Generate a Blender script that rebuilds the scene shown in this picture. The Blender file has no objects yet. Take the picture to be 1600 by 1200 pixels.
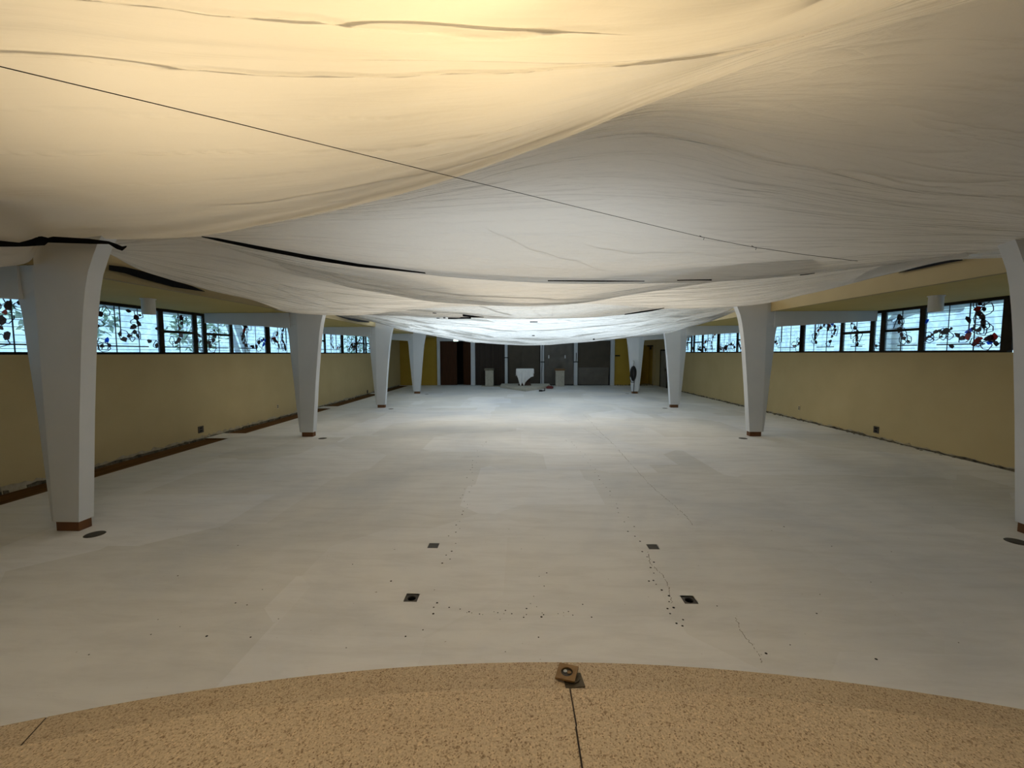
import bpy, math, random
import numpy as np
from mathutils import Vector, Matrix
from mathutils.bvhtree import BVHTree

C = bpy.context.scene.collection
sc = bpy.context.scene
rnd = random.Random(7)

# ------------------------------------------------------------------ camera, sky, lights, exposure
F, X0, Y0, ROLL, CAMZ = 660.0, 790.5, 600.0, .0022, 2.0
PITCH, YAW = 0.07327822771417072, 0.03414729295166703
cam = bpy.data.cameras.new('camera')
cam.sensor_fit = 'HORIZONTAL'; cam.sensor_width = 36.0
cam.lens = F / 1600 * 36.0
cam.shift_x = (800 - X0) / 1600.0
cam.clip_start = .02; cam.clip_end = 300
camo = bpy.data.objects.new('camera', cam); C.objects.link(camo)
camo.matrix_world = (Matrix.Translation((0, 0, CAMZ)) @ Matrix.Rotation(YAW, 4, 'Z') @
                     Matrix.Rotation(math.pi / 2 - PITCH, 4, 'X') @ Matrix.Rotation(-ROLL, 4, 'Z'))
sc.camera = camo
sc.view_settings.view_transform = 'Standard'; sc.view_settings.look = 'None'
sc.view_settings.gamma = 1.0; sc.view_settings.use_curve_mapping = False
sc.view_settings.exposure = 0.0
sc.cycles.max_bounces = 10; sc.cycles.diffuse_bounces = 6; sc.cycles.glossy_bounces = 3
sc.cycles.transparent_max_bounces = 16; sc.cycles.transmission_bounces = 6
sc.cycles.use_denoising = True; sc.cycles.sample_clamp_indirect = 6
sc.cycles.caustics_reflective = False; sc.cycles.caustics_refractive = False

W = bpy.data.worlds.new('overcast_sky'); sc.world = W; W.use_nodes = True
bg = W.node_tree.nodes['Background']
bg.inputs[0].default_value = (.52, .77, .97, 1); bg.inputs[1].default_value = 2.05

def area(name, loc, size, col, power, rot=(0, 0, 0), shape='RECTANGLE'):
    l = bpy.data.lights.new(name, 'AREA'); l.shape = shape
    l.size = size[0]; l.size_y = size[1]; l.color = col; l.energy = power
    o = bpy.data.objects.new(name, l); o.location = loc; o.rotation_euler = rot; C.objects.link(o)
    return o
# lamps and skylight of the nave roof above the hung plastic, plus added fills
area('roof_lamp_or_fill', (-.5, 2.1, 5.5), (4.4, 1.3), (1, .75, .42), 50).data.spread = math.radians(125)
area('roof_lamp_or_fill', (-.25, 1.9, 4.9), (.6, .6), (1, .72, .32), 22)
area('roof_lamp_or_fill', (-2.7, 3.0, 5.3), (2.2, 1.2), (1, .76, .44), 24).data.spread = math.radians(130)  # added fill, evens out the glow on the left of the nearest sheet
area('roof_lamp_or_fill', (.3, -1.2, 5.4), (5, 1.4), (.95, .97, 1), 88).data.spread = math.radians(120)  # added fill behind the camera, brightens the near floor and steps
area('roof_lamp_or_fill', (.9, 3.3, 5.2), (3.4, .6), (1, .75, .42), 9).data.spread = math.radians(95)  # added fill, warms the lower edge of the nearest sheet
area('roof_skylight_or_fill', (.2, 6.4, 5.6), (5, 1.2), (.85, .94, 1), 24).data.spread = math.radians(115)  # added cool fill over the second sheet
area('roof_lamp_or_fill', (.3, 10.0, 5.5), (8, 1.4), (1, .87, .68), 180)
area('roof_lamp_or_fill', (.3, 12.2, 5.5), (4, .8), (1, .86, .64), 45)  # added warm fill that sets the fifth sheet off from the farthest
area('roof_skylight_or_fill', (.3, 16.4, 5.5), (10.4, 4.6), (.75, .89, 1), 680)
# daylight portals at the two window bands (sampling aids)
for xx, ry in ((-7.78, -math.pi / 2), (8.46, math.pi / 2)):
    o = area('window_portal', (xx, 12.0, 2.48), (.95, 28.0), (1, 1, 1), 1, (0, ry, 0))
    o.data.cycles.is_portal = True

# ------------------------------------------------------------------ pixel of the photograph -> point in the hall
def ray(x, y):
    c = ((x - X0) / F, 1., -(y - Y0) / F)
    cx = c[0] * math.cos(ROLL) + c[2] * math.sin(ROLL); cz = -c[0] * math.sin(ROLL) + c[2] * math.cos(ROLL)
    Y = math.cos(PITCH) + cz * math.sin(PITCH); Z = -math.sin(PITCH) + cz * math.cos(PITCH)
    return (cx * math.cos(YAW) - Y * math.sin(YAW), cx * math.sin(YAW) + Y * math.cos(YAW), Z)
def aty(x, y, Y):
    r = ray(x, y); t = Y / r[1]; return (r[0] * t, Y, CAMZ + r[2] * t)
def atx(x, y, X):
    r = ray(x, y); t = X / r[0]; return (X, r[1] * t, CAMZ + r[2] * t)
def atz(x, y, Z=0.):
    r = ray(x, y); t = (Z - CAMZ) / r[2]; return (r[0] * t, r[1] * t, Z)

# ------------------------------------------------------------------ materials
class NT:
    def __init__(s, name):
        s.m = bpy.data.materials.new(name); s.m.use_nodes = True
        s.t = s.m.node_tree; s.t.nodes.clear()
        s.out = s.n('ShaderNodeOutputMaterial')
    def n(s, typ, **kw):
        nd = s.t.nodes.new(typ)
        for k, v in kw.items():
            if k.startswith('i_'): nd.inputs[k[2:].replace('_', ' ')].default_value = v
            elif k.startswith('n_'): nd.inputs[int(k[2:])].default_value = v
            else: setattr(nd, k, v)
        return nd
    def l(s, a, b): s.t.links.new(a, b)
    def surf(s, sh): s.l(sh, s.out.inputs[0]); return s.m
    def coords(s, scale=(1, 1, 1), out='Object', rot=(0, 0, 0)):
        tc = s.n('ShaderNodeTexCoord'); mp = s.n('ShaderNodeMapping')
        mp.inputs['Scale'].default_value = scale; mp.inputs['Rotation'].default_value = rot
        s.l(tc.outputs[out], mp.inputs[0]); return mp.outputs[0]
    def noise(s, co, sc_, detail=4, rough=.55, dist=0):
        nd = s.n('ShaderNodeTexNoise'); nd.inputs['Scale'].default_value = sc_
        nd.inputs['Detail'].default_value = detail; nd.inputs['Roughness'].default_value = rough
        nd.inputs['Distortion'].default_value = dist
        s.l(co, nd.inputs['Vector']); return nd.outputs[0]
    def ramp(s, f, stops):
        r = s.n('ShaderNodeValToRGB'); e = r.color_ramp.elements
        while len(e) < len(stops): e.new(.5)
        for k, (p, c) in enumerate(stops): e[k].position = p; e[k].color = (*c, 1)
        s.l(f, r.inputs[0]); return r.outputs[0]
    def mix(s, f, a, b, mode='MIX'):
        m = s.n('ShaderNodeMix', data_type='RGBA', blend_type=mode)
        for v, i in ((f, 0), (a, 6), (b, 7)):
            if hasattr(v, 'links'): s.l(v, m.inputs[i])
            elif i == 0: m.inputs[0].default_value = v
            else: m.inputs[i].default_value = (*v, 1)
        return m.outputs[2]
    def bump(s, h, st, d=.02):
        b = s.n('ShaderNodeBump'); b.inputs['Strength'].default_value = st; b.inputs['Distance'].default_value = d
        s.l(h, b.inputs['Height']); return b.outputs[0]
    def bsdf(s, col, rough=.6, nrm=None, metal=0., spec=.5):
        p = s.n('ShaderNodeBsdfPrincipled')
        if hasattr(col, 'links'): s.l(col, p.inputs['Base Color'])
        else: p.inputs['Base Color'].default_value = (*col, 1)
        if hasattr(rough, 'links'): s.l(rough, p.inputs['Roughness'])
        else: p.inputs['Roughness'].default_value = rough
        p.inputs['Metallic'].default_value = metal; p.inputs['Specular IOR Level'].default_value = spec
        if nrm: s.l(nrm, p.inputs['Normal'])
        return p.outputs[0]

def mottled(name, c1, c2, scale=3., rough=.7, bump=.1, bscale=60., metal=0., stretch=(1, 1, 1), spec=.4):
    t = NT(name); co = t.coords(stretch)
    col = t.ramp(t.noise(co, scale, 5), [(.3, c1), (.7, c2)])
    return t.surf(t.bsdf(col, rough, t.bump(t.noise(co, bscale, 3), bump, .004), metal, spec))

M = {}
M['wall'] = mottled('pale_yellow_wall_paint', (.47, .375, .195), (.515, .415, .22), 1.2, .75, .12, 90)
M['wall_back'] = mottled('mustard_wall_paint', (.47, .30, .035), (.53, .35, .05), 1.0, .7, .1, 80)
M['soffit'] = mottled('olive_yellow_soffit_paint', (.44, .355, .115), (.48, .39, .135), 1.5, .8, .15, 70)
M['fascia'] = mottled('light_yellow_fascia_paint', (.29, .23, .115), (.32, .255, .13), 1.5, .75, .1, 70)
M['white'] = mottled('white_column_paint', (.62, .655, .705), (.67, .70, .745), 2.0, .6, .12, 120)
M['attic'] = mottled('white_roof_boards', (.6, .58, .54), (.66, .64, .6), 2.0, .8, .1, 60)
M['plinth'] = mottled('brown_rubber_plinth', (.13, .058, .024), (.17, .08, .036), 5, .6, .1, 60, spec=.2)
M['bronze'] = mottled('dark_bronze_window_frame', (.022, .017, .012), (.034, .027, .018), 6, .75, .05, 60, spec=.1)
M['lead'] = mottled('dark_lead_came', (.02, .022, .025), (.035, .035, .04), 9, .6, .05, 60)
M['black'] = mottled('black_tape', (.006, .006, .007), (.011, .011, .012), 9, .85, .1, 60, spec=.08)
M['cable'] = mottled('black_cable_rubber', (.012, .012, .013), (.02, .02, .02), 9, .5, .05, 60)
M['recess_wood'] = mottled('dark_brown_recess_boards', (.075, .034, .011), (.16, .078, .027), 4, .75, .25, 30, stretch=(3, .35, 3), spec=.1)
M['door_wood'] = mottled('dark_red_brown_door_wood', (.040, .013, .004), (.07, .024, .008), 5, .5, .1, 40, stretch=(5, 5, .35), spec=.2)
M['slat_wood'] = mottled('near_black_slat_wood', (.018, .009, .005), (.035, .017, .009), 5, .45, .1, 40, stretch=(5, 5, .4))
M['stone'] = mottled('pale_grey_stone', (.44, .42, .36), (.56, .54, .47), 7, .75, .3, 50)
M['stone_dark'] = mottled('weathered_dark_stone', (.12, .10, .072), (.20, .17, .125), 7, .7, .3, 50)
M['brown_top'] = mottled('brown_wood_top', (.15, .075, .03), (.2, .11, .05), 5, .5, .1, 40)
M['paper_brown'] = mottled('brown_protective_paper', (.062, .048, .034), (.085, .068, .048), 2.2, .6, .4, 9)
M['sheet_grey'] = mottled('grey_protective_film', (.105, .095, .082), (.15, .135, .118), 2.0, .30, .5, 6)
M['cloth'] = mottled('white_drop_cloth', (.76, .77, .80), (.83, .84, .86), 4, .85, .3, 20)
M['altar'] = mottled('dark_altar_wood', (.035, .014, .008), (.07, .03, .016), 4, .5, .1, 40)
M['cover'] = mottled('dark_metal_floor_cover', (.045, .04, .034), (.075, .066, .055), 14, .5, .2, 80, .4)
M['brass'] = mottled('worn_brass', (.20, .115, .045), (.30, .18, .075), 16, .45, .25, 90, .55)
M['brass_dark'] = mottled('tarnished_brass', (.075, .058, .034), (.12, .095, .06), 16, .5, .25, 90, .5)
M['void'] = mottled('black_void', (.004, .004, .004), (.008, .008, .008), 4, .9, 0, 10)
M['outlet'] = mottled('brown_outlet_plate', (.05, .038, .024), (.075, .06, .04), 12, .5, .05, 60)
M['ivory'] = mottled('ivory_switch_plate', (.50, .42, .26), (.54, .46, .3), 12, .5, .05, 60)
M['debris'] = mottled('broken_plaster_and_glue', (.02, .016, .011), (.17, .145, .10), 14, .9, .5, 40)
M['plaster'] = mottled('bare_plaster_edge', (.30, .255, .17), (.46, .41, .31), 9, .9, .4, 40)
M['lampshade'] = mottled('white_lamp_cylinder', (.66, .66, .66), (.7, .7, .7), 4, .55, .03, 40)
M['red'] = mottled('dark_red_fabric', (.13, .02, .02), (.2, .04, .035), 8, .8, .3, 40)
M['door_grey'] = mottled('grey_streaked_door_film', (.10, .09, .075), (.34, .32, .28), 3, .45, .3, 10, stretch=(6, 6, .8))
M['steel'] = mottled('pale_steel', (.45, .45, .43), (.55, .55, .53), 8, .4, .05, 60, .5)
M['leaf'] = mottled('outdoor_leaves', (.07, .16, .05), (.2, .34, .12), 6, .7, .1, 30)
M['bark'] = mottled('grey_bark', (.26, .27, .28), (.38, .39, .4), 8, .8, .2, 30)
M['paving'] = mottled('pale_paving', (.42, .44, .45), (.52, .53, .54), 2, .85, .1, 30)
M['eave'] = mottled('grey_eave_boards', (.30, .32, .33), (.38, .4, .41), 2, .8, .1, 30)
M['lit_sign'] = (lambda t: t.surf(t.n('ShaderNodeEmission', n_0=(.75, 1, .85, 1), n_1=2.2).outputs[0]))(NT('lit_sign_face'))

def pale_floor():
    t = NT('white_skim_coated_floor'); co = t.coords()
    big = t.ramp(t.noise(co, .33, 6, .6, .6), [(.32, (.65, .675, .715)), (.5, (.78, .785, .79)), (.68, (.86, .855, .84))])
    v = t.n('ShaderNodeTexVoronoi', distance='CHEBYCHEV'); v.inputs['Scale'].default_value = .55
    v.inputs['Randomness'].default_value = .8
    w = t.n('ShaderNodeVectorMath', operation='ADD'); t.l(co, w.inputs[0])
    sv = t.n('ShaderNodeVectorMath', operation='SCALE'); t.l(t.n('ShaderNodeTexNoise', i_Scale=1.4).outputs['Color'], sv.inputs[0])
    sv.inputs['Scale'].default_value = .3; t.l(sv.outputs[0], w.inputs[1]); t.l(w.outputs[0], v.inputs['Vector'])
    bw = t.n('ShaderNodeRGBToBW'); t.l(v.outputs['Color'], bw.inputs[0])
    patch = t.ramp(bw.outputs[0], [(.2, (.90, .895, .885)), (.8, (1.03, 1.035, 1.06))])
    c1 = t.mix(1., big, patch, 'MULTIPLY')
    streak = t.noise(t.coords((.55, 2.6, 1), rot=(0, 0, .12)), 2.1, 7, .7, .4)
    c2 = t.mix(1., c1, t.ramp(streak, [(.34, (.90, .895, .89)), (.55, (1, 1, 1)), (.75, (1.03, 1.03, 1.03))]), 'MULTIPLY')
    spots = t.ramp(t.noise(co, 26, 2, .5), [(.20, (.45, .4, .35)), (.255, (1, 1, 1))])
    c3 = t.mix(1., c2, spots, 'MULTIPLY')
    rg = t.ramp(t.noise(co, 1.6, 5), [(.3, (.42, .42, .42)), (.7, (.62, .62, .62))])
    return t.surf(t.bsdf(c3, rg, t.bump(streak, .12, .004), 0, .45))
M['floor'] = pale_floor()

def terrazzo(k=1.):
    t = NT('beige_terrazzo'); co = t.coords()
    base = t.ramp(t.noise(co, 1.3, 4), [(.3, (.57 * k, .445 * k, .295 * k)), (.7, (.65 * k, .525 * k, .36 * k))])
    v = t.n('ShaderNodeTexVoronoi'); v.inputs['Scale'].default_value = 165; t.l(co, v.inputs['Vector'])
    bw = t.n('ShaderNodeRGBToBW'); t.l(v.outputs['Color'], bw.inputs[0])
    chip = t.ramp(bw.outputs[0], [(.10, (.42, .34, .27)), (.24, (.74, .67, .6)), (.42, (.98, .97, .95)), (.72, (1.05, 1.04, 1.0)), (.93, (1.3, 1.28, 1.22))])
    v2 = t.n('ShaderNodeTexVoronoi'); v2.inputs['Scale'].default_value = 75; t.l(co, v2.inputs['Vector'])
    bw2 = t.n('ShaderNodeRGBToBW'); t.l(v2.outputs['Color'], bw2.inputs[0])
    dk = t.ramp(bw2.outputs[0], [(.06, (.62, .56, .5)), (.13, (1, 1, 1))])
    c = t.mix(1., t.mix(1., base, chip, 'MULTIPLY'), dk, 'MULTIPLY')
    return t.surf(t.bsdf(c, .42, None, 0, .4))
M['terrazzo'] = terrazzo()
M['terrazzo_shaded'] = terrazzo(.88)  # lowest step: its weaker warm glow put into a darker base colour
M['joint'] = mottled('dark_joint_filler', (.02, .012, .006), (.035, .02, .01), 9, .6, .05, 60)

def plastic(name, tint, trans=.5, bs=.15, rot=0.):
    t = NT(name)
    def ridge(sx, sy, ro, dist):
        n_ = t.noise(t.coords((sx, sy, 1), 'UV', (0, 0, ro)), 1.0, 3, .45, dist)
        a_ = t.n('ShaderNodeMath', operation='MULTIPLY_ADD'); t.l(n_, a_.inputs[0]); a_.inputs[1].default_value = 2; a_.inputs[2].default_value = -1
        b_ = t.n('ShaderNodeMath', operation='ABSOLUTE'); t.l(a_.outputs[0], b_.inputs[0])
        c_ = t.n('ShaderNodeMath', operation='SUBTRACT'); c_.inputs[0].default_value = 1; t.l(b_.outputs[0], c_.inputs[1])
        p_ = t.n('ShaderNodeMath', operation='POWER'); t.l(c_.outputs[0], p_.inputs[0]); p_.inputs[1].default_value = 6
        return p_.outputs[0]
    w1 = ridge(3.2, 15, rot, .5); w2 = ridge(6, 26, rot * 1.6 + .12, .8); w3 = t.noise(t.coords((30, 30, 1), 'UV'), 3.0, 4, .6)
    ad = t.n('ShaderNodeMath', operation='MULTIPLY_ADD'); t.l(w2, ad.inputs[0]); ad.inputs[1].default_value = .5; t.l(w1, ad.inputs[2])
    ad2 = t.n('ShaderNodeMath', operation='MULTIPLY_ADD'); t.l(w3, ad2.inputs[0]); ad2.inputs[1].default_value = .5; t.l(ad.outputs[0], ad2.inputs[2])
    nrm = t.bump(ad2.outputs[0], bs, .06)
    d = t.n('ShaderNodeBsdfDiffuse'); d.inputs[0].default_value = (*tint, 1); t.l(nrm, d.inputs['Normal'])
    tr = t.n('ShaderNodeBsdfTranslucent'); tr.inputs[0].default_value = (*tint, 1); t.l(nrm, tr.inputs['Normal'])
    m1 = t.n('ShaderNodeMixShader'); m1.inputs[0].default_value = trans; t.l(d.outputs[0], m1.inputs[1]); t.l(tr.outputs[0], m1.inputs[2])
    g = t.n('ShaderNodeBsdfGlossy'); g.inputs['Roughness'].default_value = .16; t.l(nrm, g.inputs['Normal'])
    lw = t.n('ShaderNodeLayerWeight'); lw.inputs['Blend'].default_value = .5; t.l(nrm, lw.inputs['Normal'])
    pw = t.n('ShaderNodeMath', operation='POWER'); t.l(lw.outputs['Facing'], pw.inputs[0]); pw.inputs[1].default_value = 5
    fr = t.n('ShaderNodeMath', operation='MULTIPLY_ADD'); t.l(pw.outputs[0], fr.inputs[0]); fr.inputs[1].default_value = .65; fr.inputs[2].default_value = .05
    m2 = t.n('ShaderNodeMixShader'); t.l(fr.outputs[0], m2.inputs[0]); t.l(m1.outputs[0], m2.inputs[1]); t.l(g.outputs[0], m2.inputs[2])
    return t.surf(m2.outputs[0])
M['plastic'] = plastic('white_plastic_sheeting', (.84, .83, .81), .5, .30, -.30)
M['plastic_far'] = plastic('white_plastic_sheeting_far', (.84, .83, .81), .5, .8, -.12)
M['plastic_smooth'] = plastic('white_plastic_sheeting_taut', (.84, .83, .81), .5, .05)

def glass(name, tint, trans=.22, low=None):
    t = NT(name)
    a = t.n('ShaderNodeBsdfTransparent'); co = t.coords((1, 1, 1))
    col = t.ramp(t.noise(co, 4.5, 5, .6, .8), [(.3, low or tuple(.85 * q for q in tint)), (.6, tint), (.8, tuple(min(1, 1.06 * q) for q in tint))])
    t.l(col, a.inputs[0])
    b = t.n('ShaderNodeBsdfTranslucent'); t.l(col, b.inputs[0])
    m = t.n('ShaderNodeMixShader'); m.inputs[0].default_value = trans; t.l(a.outputs[0], m.inputs[1]); t.l(b.outputs[0], m.inputs[2])
    g = t.n('ShaderNodeBsdfGlossy'); g.inputs['Roughness'].default_value = .1
    m2 = t.n('ShaderNodeMixShader'); m2.inputs[0].default_value = .05; t.l(m.outputs[0], m2.inputs[1]); t.l(g.outputs[0], m2.inputs[2])
    return t.surf(m2.outputs[0])
M['glass'] = glass('rippled_clear_glass', (.86, .95, .95), .15, (.70, .79, .88))
M['shard_dark'] = mottled('opaque_black_red_glass', (.012, .006, .008), (.03, .012, .014), 9, .25, .05, 30)
M['shard_red'] = glass('red_stained_glass', (.46, .05, .03), .5)
M['shard_wine'] = glass('wine_stained_glass', (.10, .012, .015), .5)
M['shard_blue'] = glass('blue_stained_glass', (.06, .25, .72), .5)

# ------------------------------------------------------------------ mesh builder
class MB:
    def __init__(s): s.v = []; s.f = []
    def box(s, x0, x1, y0, y1, z0, z1):
        return s.prism([(x0, y0), (x1, y0), (x1, y1), (x0, y1)], z0, z1)
    def prism(s, poly, z0, z1):
        n = len(poly); b = len(s.v)
        s.v += [(x, y, z0) for x, y in poly] + [(x, y, z1) for x, y in poly]
        s.f += [tuple(b + i for i in range(n))[::-1], tuple(b + n + i for i in range(n))]
        s.f += [(b + i, b + (i + 1) % n, b + n + (i + 1) % n, b + n + i) for i in range(n)]
        return s
    def loops(s, rings, cap=True):
        n = len(rings[0]); b = len(s.v)
        for r in rings: s.v += [tuple(q) for q in r]
        for k in range(len(rings) - 1):
            o = b + k * n
            s.f += [(o + i, o + (i + 1) % n, o + n + (i + 1) % n, o + n + i) for i in range(n)]
        if cap:
            s.f.append(tuple(b + i for i in range(n))[::-1]); o = b + (len(rings) - 1) * n
            s.f.append(tuple(o + i for i in range(n)))
        return s
    def cyl(s, x, y, z0, z1, r0, r1=None, n=24):
        r1 = r0 if r1 is None else r1
        ring = lambda r, z: [(x + r * math.cos(2 * math.pi * i / n), y + r * math.sin(2 * math.pi * i / n), z) for i in range(n)]
        return s.loops([ring(r0, z0), ring(r1, z1)])
    def tube(s, pts, r, n=6):
        pts = [Vector(p) for p in pts]; rings = []
        for i, p in enumerate(pts):
            d = (pts[min(i + 1, len(pts) - 1)] - pts[max(i - 1, 0)]).normalized()
            a = d.cross(Vector((0, 0, 1)) if abs(d.z) < .9 else Vector((1, 0, 0))).normalized(); b = d.cross(a)
            rings.append([tuple(p + r * (math.cos(2 * math.pi * k / n) * a + math.sin(2 * math.pi * k / n) * b)) for k in range(n)])
        return s.loops(rings)
    def grid(s, P):
        nv, nu = P.shape[:2]; b = len(s.v)
        s.v += [tuple(map(float, q)) for q in P.reshape(-1, 3)]
        s.f += [(b + j * nu + i, b + j * nu + i + 1, b + (j + 1) * nu + i + 1, b + (j + 1) * nu + i) for j in range(nv - 1) for i in range(nu - 1)]
        return s
    def mesh(s, name, mat, off=(0, 0, 0), smooth=False):
        me = bpy.data.meshes.new(name)
        me.from_pydata([(a - off[0], b - off[1], c - off[2]) for a, b, c in s.v], [], s.f); me.update()
        if mat: me.materials.append(mat)
        if smooth: me.polygons.foreach_set('use_smooth', [True] * len(me.polygons))
        return me
    def build(s, name, mat, parent=None, loc=None, smooth=False, **props):
        off = parent['_loc'] if parent is not None and '_loc' in parent else (0, 0, 0)
        if loc is not None: off = loc
        o = bpy.data.objects.new(name, s.mesh(name, mat, off, smooth)); C.objects.link(o)
        if parent is not None: o.parent = parent
        if loc is not None: o.location = loc if parent is None else tuple(loc[i] - parent['_loc'][i] for i in range(3))
        for k, v in props.items(): o[k] = v
        return o
def empty(name, loc, **props):
    o = bpy.data.objects.new(name, None); C.objects.link(o); o.location = loc; o['_loc'] = tuple(loc)
    o.empty_display_size = .1
    for k, v in props.items(): o[k] = v
    return o
def bevel(o, w=.008, seg=2):
    m = o.modifiers.new('bevel', 'BEVEL'); m.width = w; m.segments = seg; m.limit_method = 'ANGLE'; return o
ST = dict(kind='structure')

# ------------------------------------------------------------------ hall shell
XL, XR, YB, YF, ZS = -7.5, 8.28, 26.15, -3.0, 2.96
FL, FR = -5.25, 5.85                      # fascia lines above the columns
GL, GR = -7.7, 8.38                       # glass planes
YCL = [4.55 + 5.4 * k for k in range(5)]  # column lines, left and right
YCR = [4.71, 10.25, 15.57, 20.9, 26.2]
SILL = 2.02

# floor with real recesses: wood strips along the left wall and four floor boxes
boxes = [(-.905, 4.24), (1.37, 4.28), (-.89, 3.30), (1.37, 3.34)]
holes = [(bx - .055, bx + .055, by - .058, by + .058) for bx, by in boxes]
strips = [(-2.5, 4.25)] + [(YCL[k] + .32, YCL[k + 1] - .30) for k in range(3)] + [(YCL[3] + .32, 25.7)]
holes += [(XL, -6.9, a, b) for a, b in strips]
xs = sorted({XL, XR, *[h[0] for h in holes], *[h[1] for h in holes]}); ys = sorted({YF, YB + .6, *[h[2] for h in holes], *[h[3] for h in holes]})
fb = MB(); idx = {}
for j, y in enumerate(ys):
    for i, x in enumerate(xs): idx[i, j] = len(fb.v); fb.v.append((x, y, 0.))
for j in range(len(ys) - 1):
    for i in range(len(xs) - 1):
        cx, cy = (xs[i] + xs[i + 1]) / 2, (ys[j] + ys[j + 1]) / 2
        if not any(h[0] < cx < h[1] and h[2] < cy < h[3] for h in holes):
            fb.f.append((idx[i, j], idx[i + 1, j], idx[i + 1, j + 1], idx[i, j + 1]))
floor = fb.build('floor', M['floor'], **ST); floor['_loc'] = (0, 0, 0)
sub = MB().box(XL - .6, XR + .6, YF, YB + 1.2, -.2, -.14).build('concrete_slab', M['paving'], floor)
for a, b in strips:      # recess side and three long boards in each recess
    e = MB()
    e.v += [(-6.9, a, 0), (-6.9, b, 0), (-6.9, b, -.05), (-6.9, a, -.05), (XL, b, 0), (XL, b, -.05), (XL, a, 0), (XL, a, -.05)]
    e.f += [(0, 1, 2, 3), (1, 4, 5, 2), (0, 6, 7, 3)]
    e.build('recess_edge', M['recess_wood'], floor)
    w = (6.9 - .002 - 7.5) / 3
    for k in range(3):
        x1 = -6.902 + k * w; j = rnd.uniform(-.003, .003)
        bevel(MB().box(x1 + w + .004, x1, a + .004, b - .004, -.05, -.024 + j).build('recess_board', M['recess_wood'], floor), .003, 1)

# side walls, with the wall over the windows left out (the windows run up to the soffit)
def side_wall(side, X, out, yb):
    w = MB().box(*sorted((X, X + out * .34)), YF, yb, -.15, SILL - .03)
    o = w.build('wall_' + side, M['wall'], **ST)
    return o
wl = side_wall('left', XL, -1, YB + .4); wr = side_wall('right', XR, 1, YB + .4)
MB().box(XL - .35, FL - .06, YF, YB + .4, ZS, ZS + .12).build('ceiling', M['soffit'], **ST)
MB().box(FR + .06, XR + .45, YF, YB + .4, ZS, ZS + .12).build('ceiling', M['soffit'], **ST)
MB().box(FL - .08, FL, YF, YB + .4, ZS - .004, 5.9).build('trim_1', M['fascia'], **ST)
MB().box(FR, FR + .08, YF, YB + .4, ZS - .004, 5.9).build('trim_2', M['fascia'], **ST)
MB().box(FL - .08, FR + .08, YF, YB + .4, 5.9, 6.0).build('ceiling', M['attic'], **ST)
MB().box(XL - .35, XR + .45, YF - .2, YF, -.1, 6.0).build('wall_rear', M['wall'], **ST)

# ------------------------------------------------------------------ windows
def poly_shard(cy, cz, r, el, ang, n, R):
    pts = []
    for i in range(n):
        t = 2 * math.pi * i / n + R.uniform(-.3, .3); q = r * R.uniform(.6, 1.15)
        a, b = q * el * math.cos(t), q * math.sin(t)
        pts.append((cy + a * math.cos(ang) - b * math.sin(ang), cz + a * math.sin(ang) + b * math.cos(ang)))
    return pts
def flat(poly, x, th):   # polygon in the (y, z) plane at x
    m = MB(); n = len(poly)
    m.v = [(x - th, y, z) for y, z in poly] + [(x + th, y, z) for y, z in poly]
    m.f = [tuple(range(n)), tuple(range(2 * n - 1, n - 1, -1))] + [(i, n + i, n + (i + 1) % n, (i + 1) % n) for i in range(n)]
    return m
def bar2(m, x, p, q, w, th=.006):
    (y0, z0), (y1, z1) = p, q; d = math.hypot(y1 - y0, z1 - z0) or 1e-6
    ny, nz = -(z1 - z0) / d * w / 2, (y1 - y0) / d * w / 2
    b = len(m.v)
    c = [(y0 + ny, z0 + nz), (y1 + ny, z1 + nz), (y1 - ny, z1 - nz), (y0 - ny, z0 - nz)]
    m.v += [(x - th, *k) for k in c] + [(x + th, *k) for k in c]
    m.f += [(b, b + 1, b + 2, b + 3), (b + 7, b + 6, b + 5, b + 4)] + [(b + i, b + 4 + i, b + 4 + (i + 1) % 4, b + (i + 1) % 4) for i in range(4)]
def traced(pts, x0, x1, t0, t1, bot):
    out = []
    for x, y, r, c in pts:
        u = (x - x0) / (x1 - x0); out.append((u, (bot - y) / (bot - (t0 + (t1 - t0) * u)), r, c))
    return out
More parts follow.
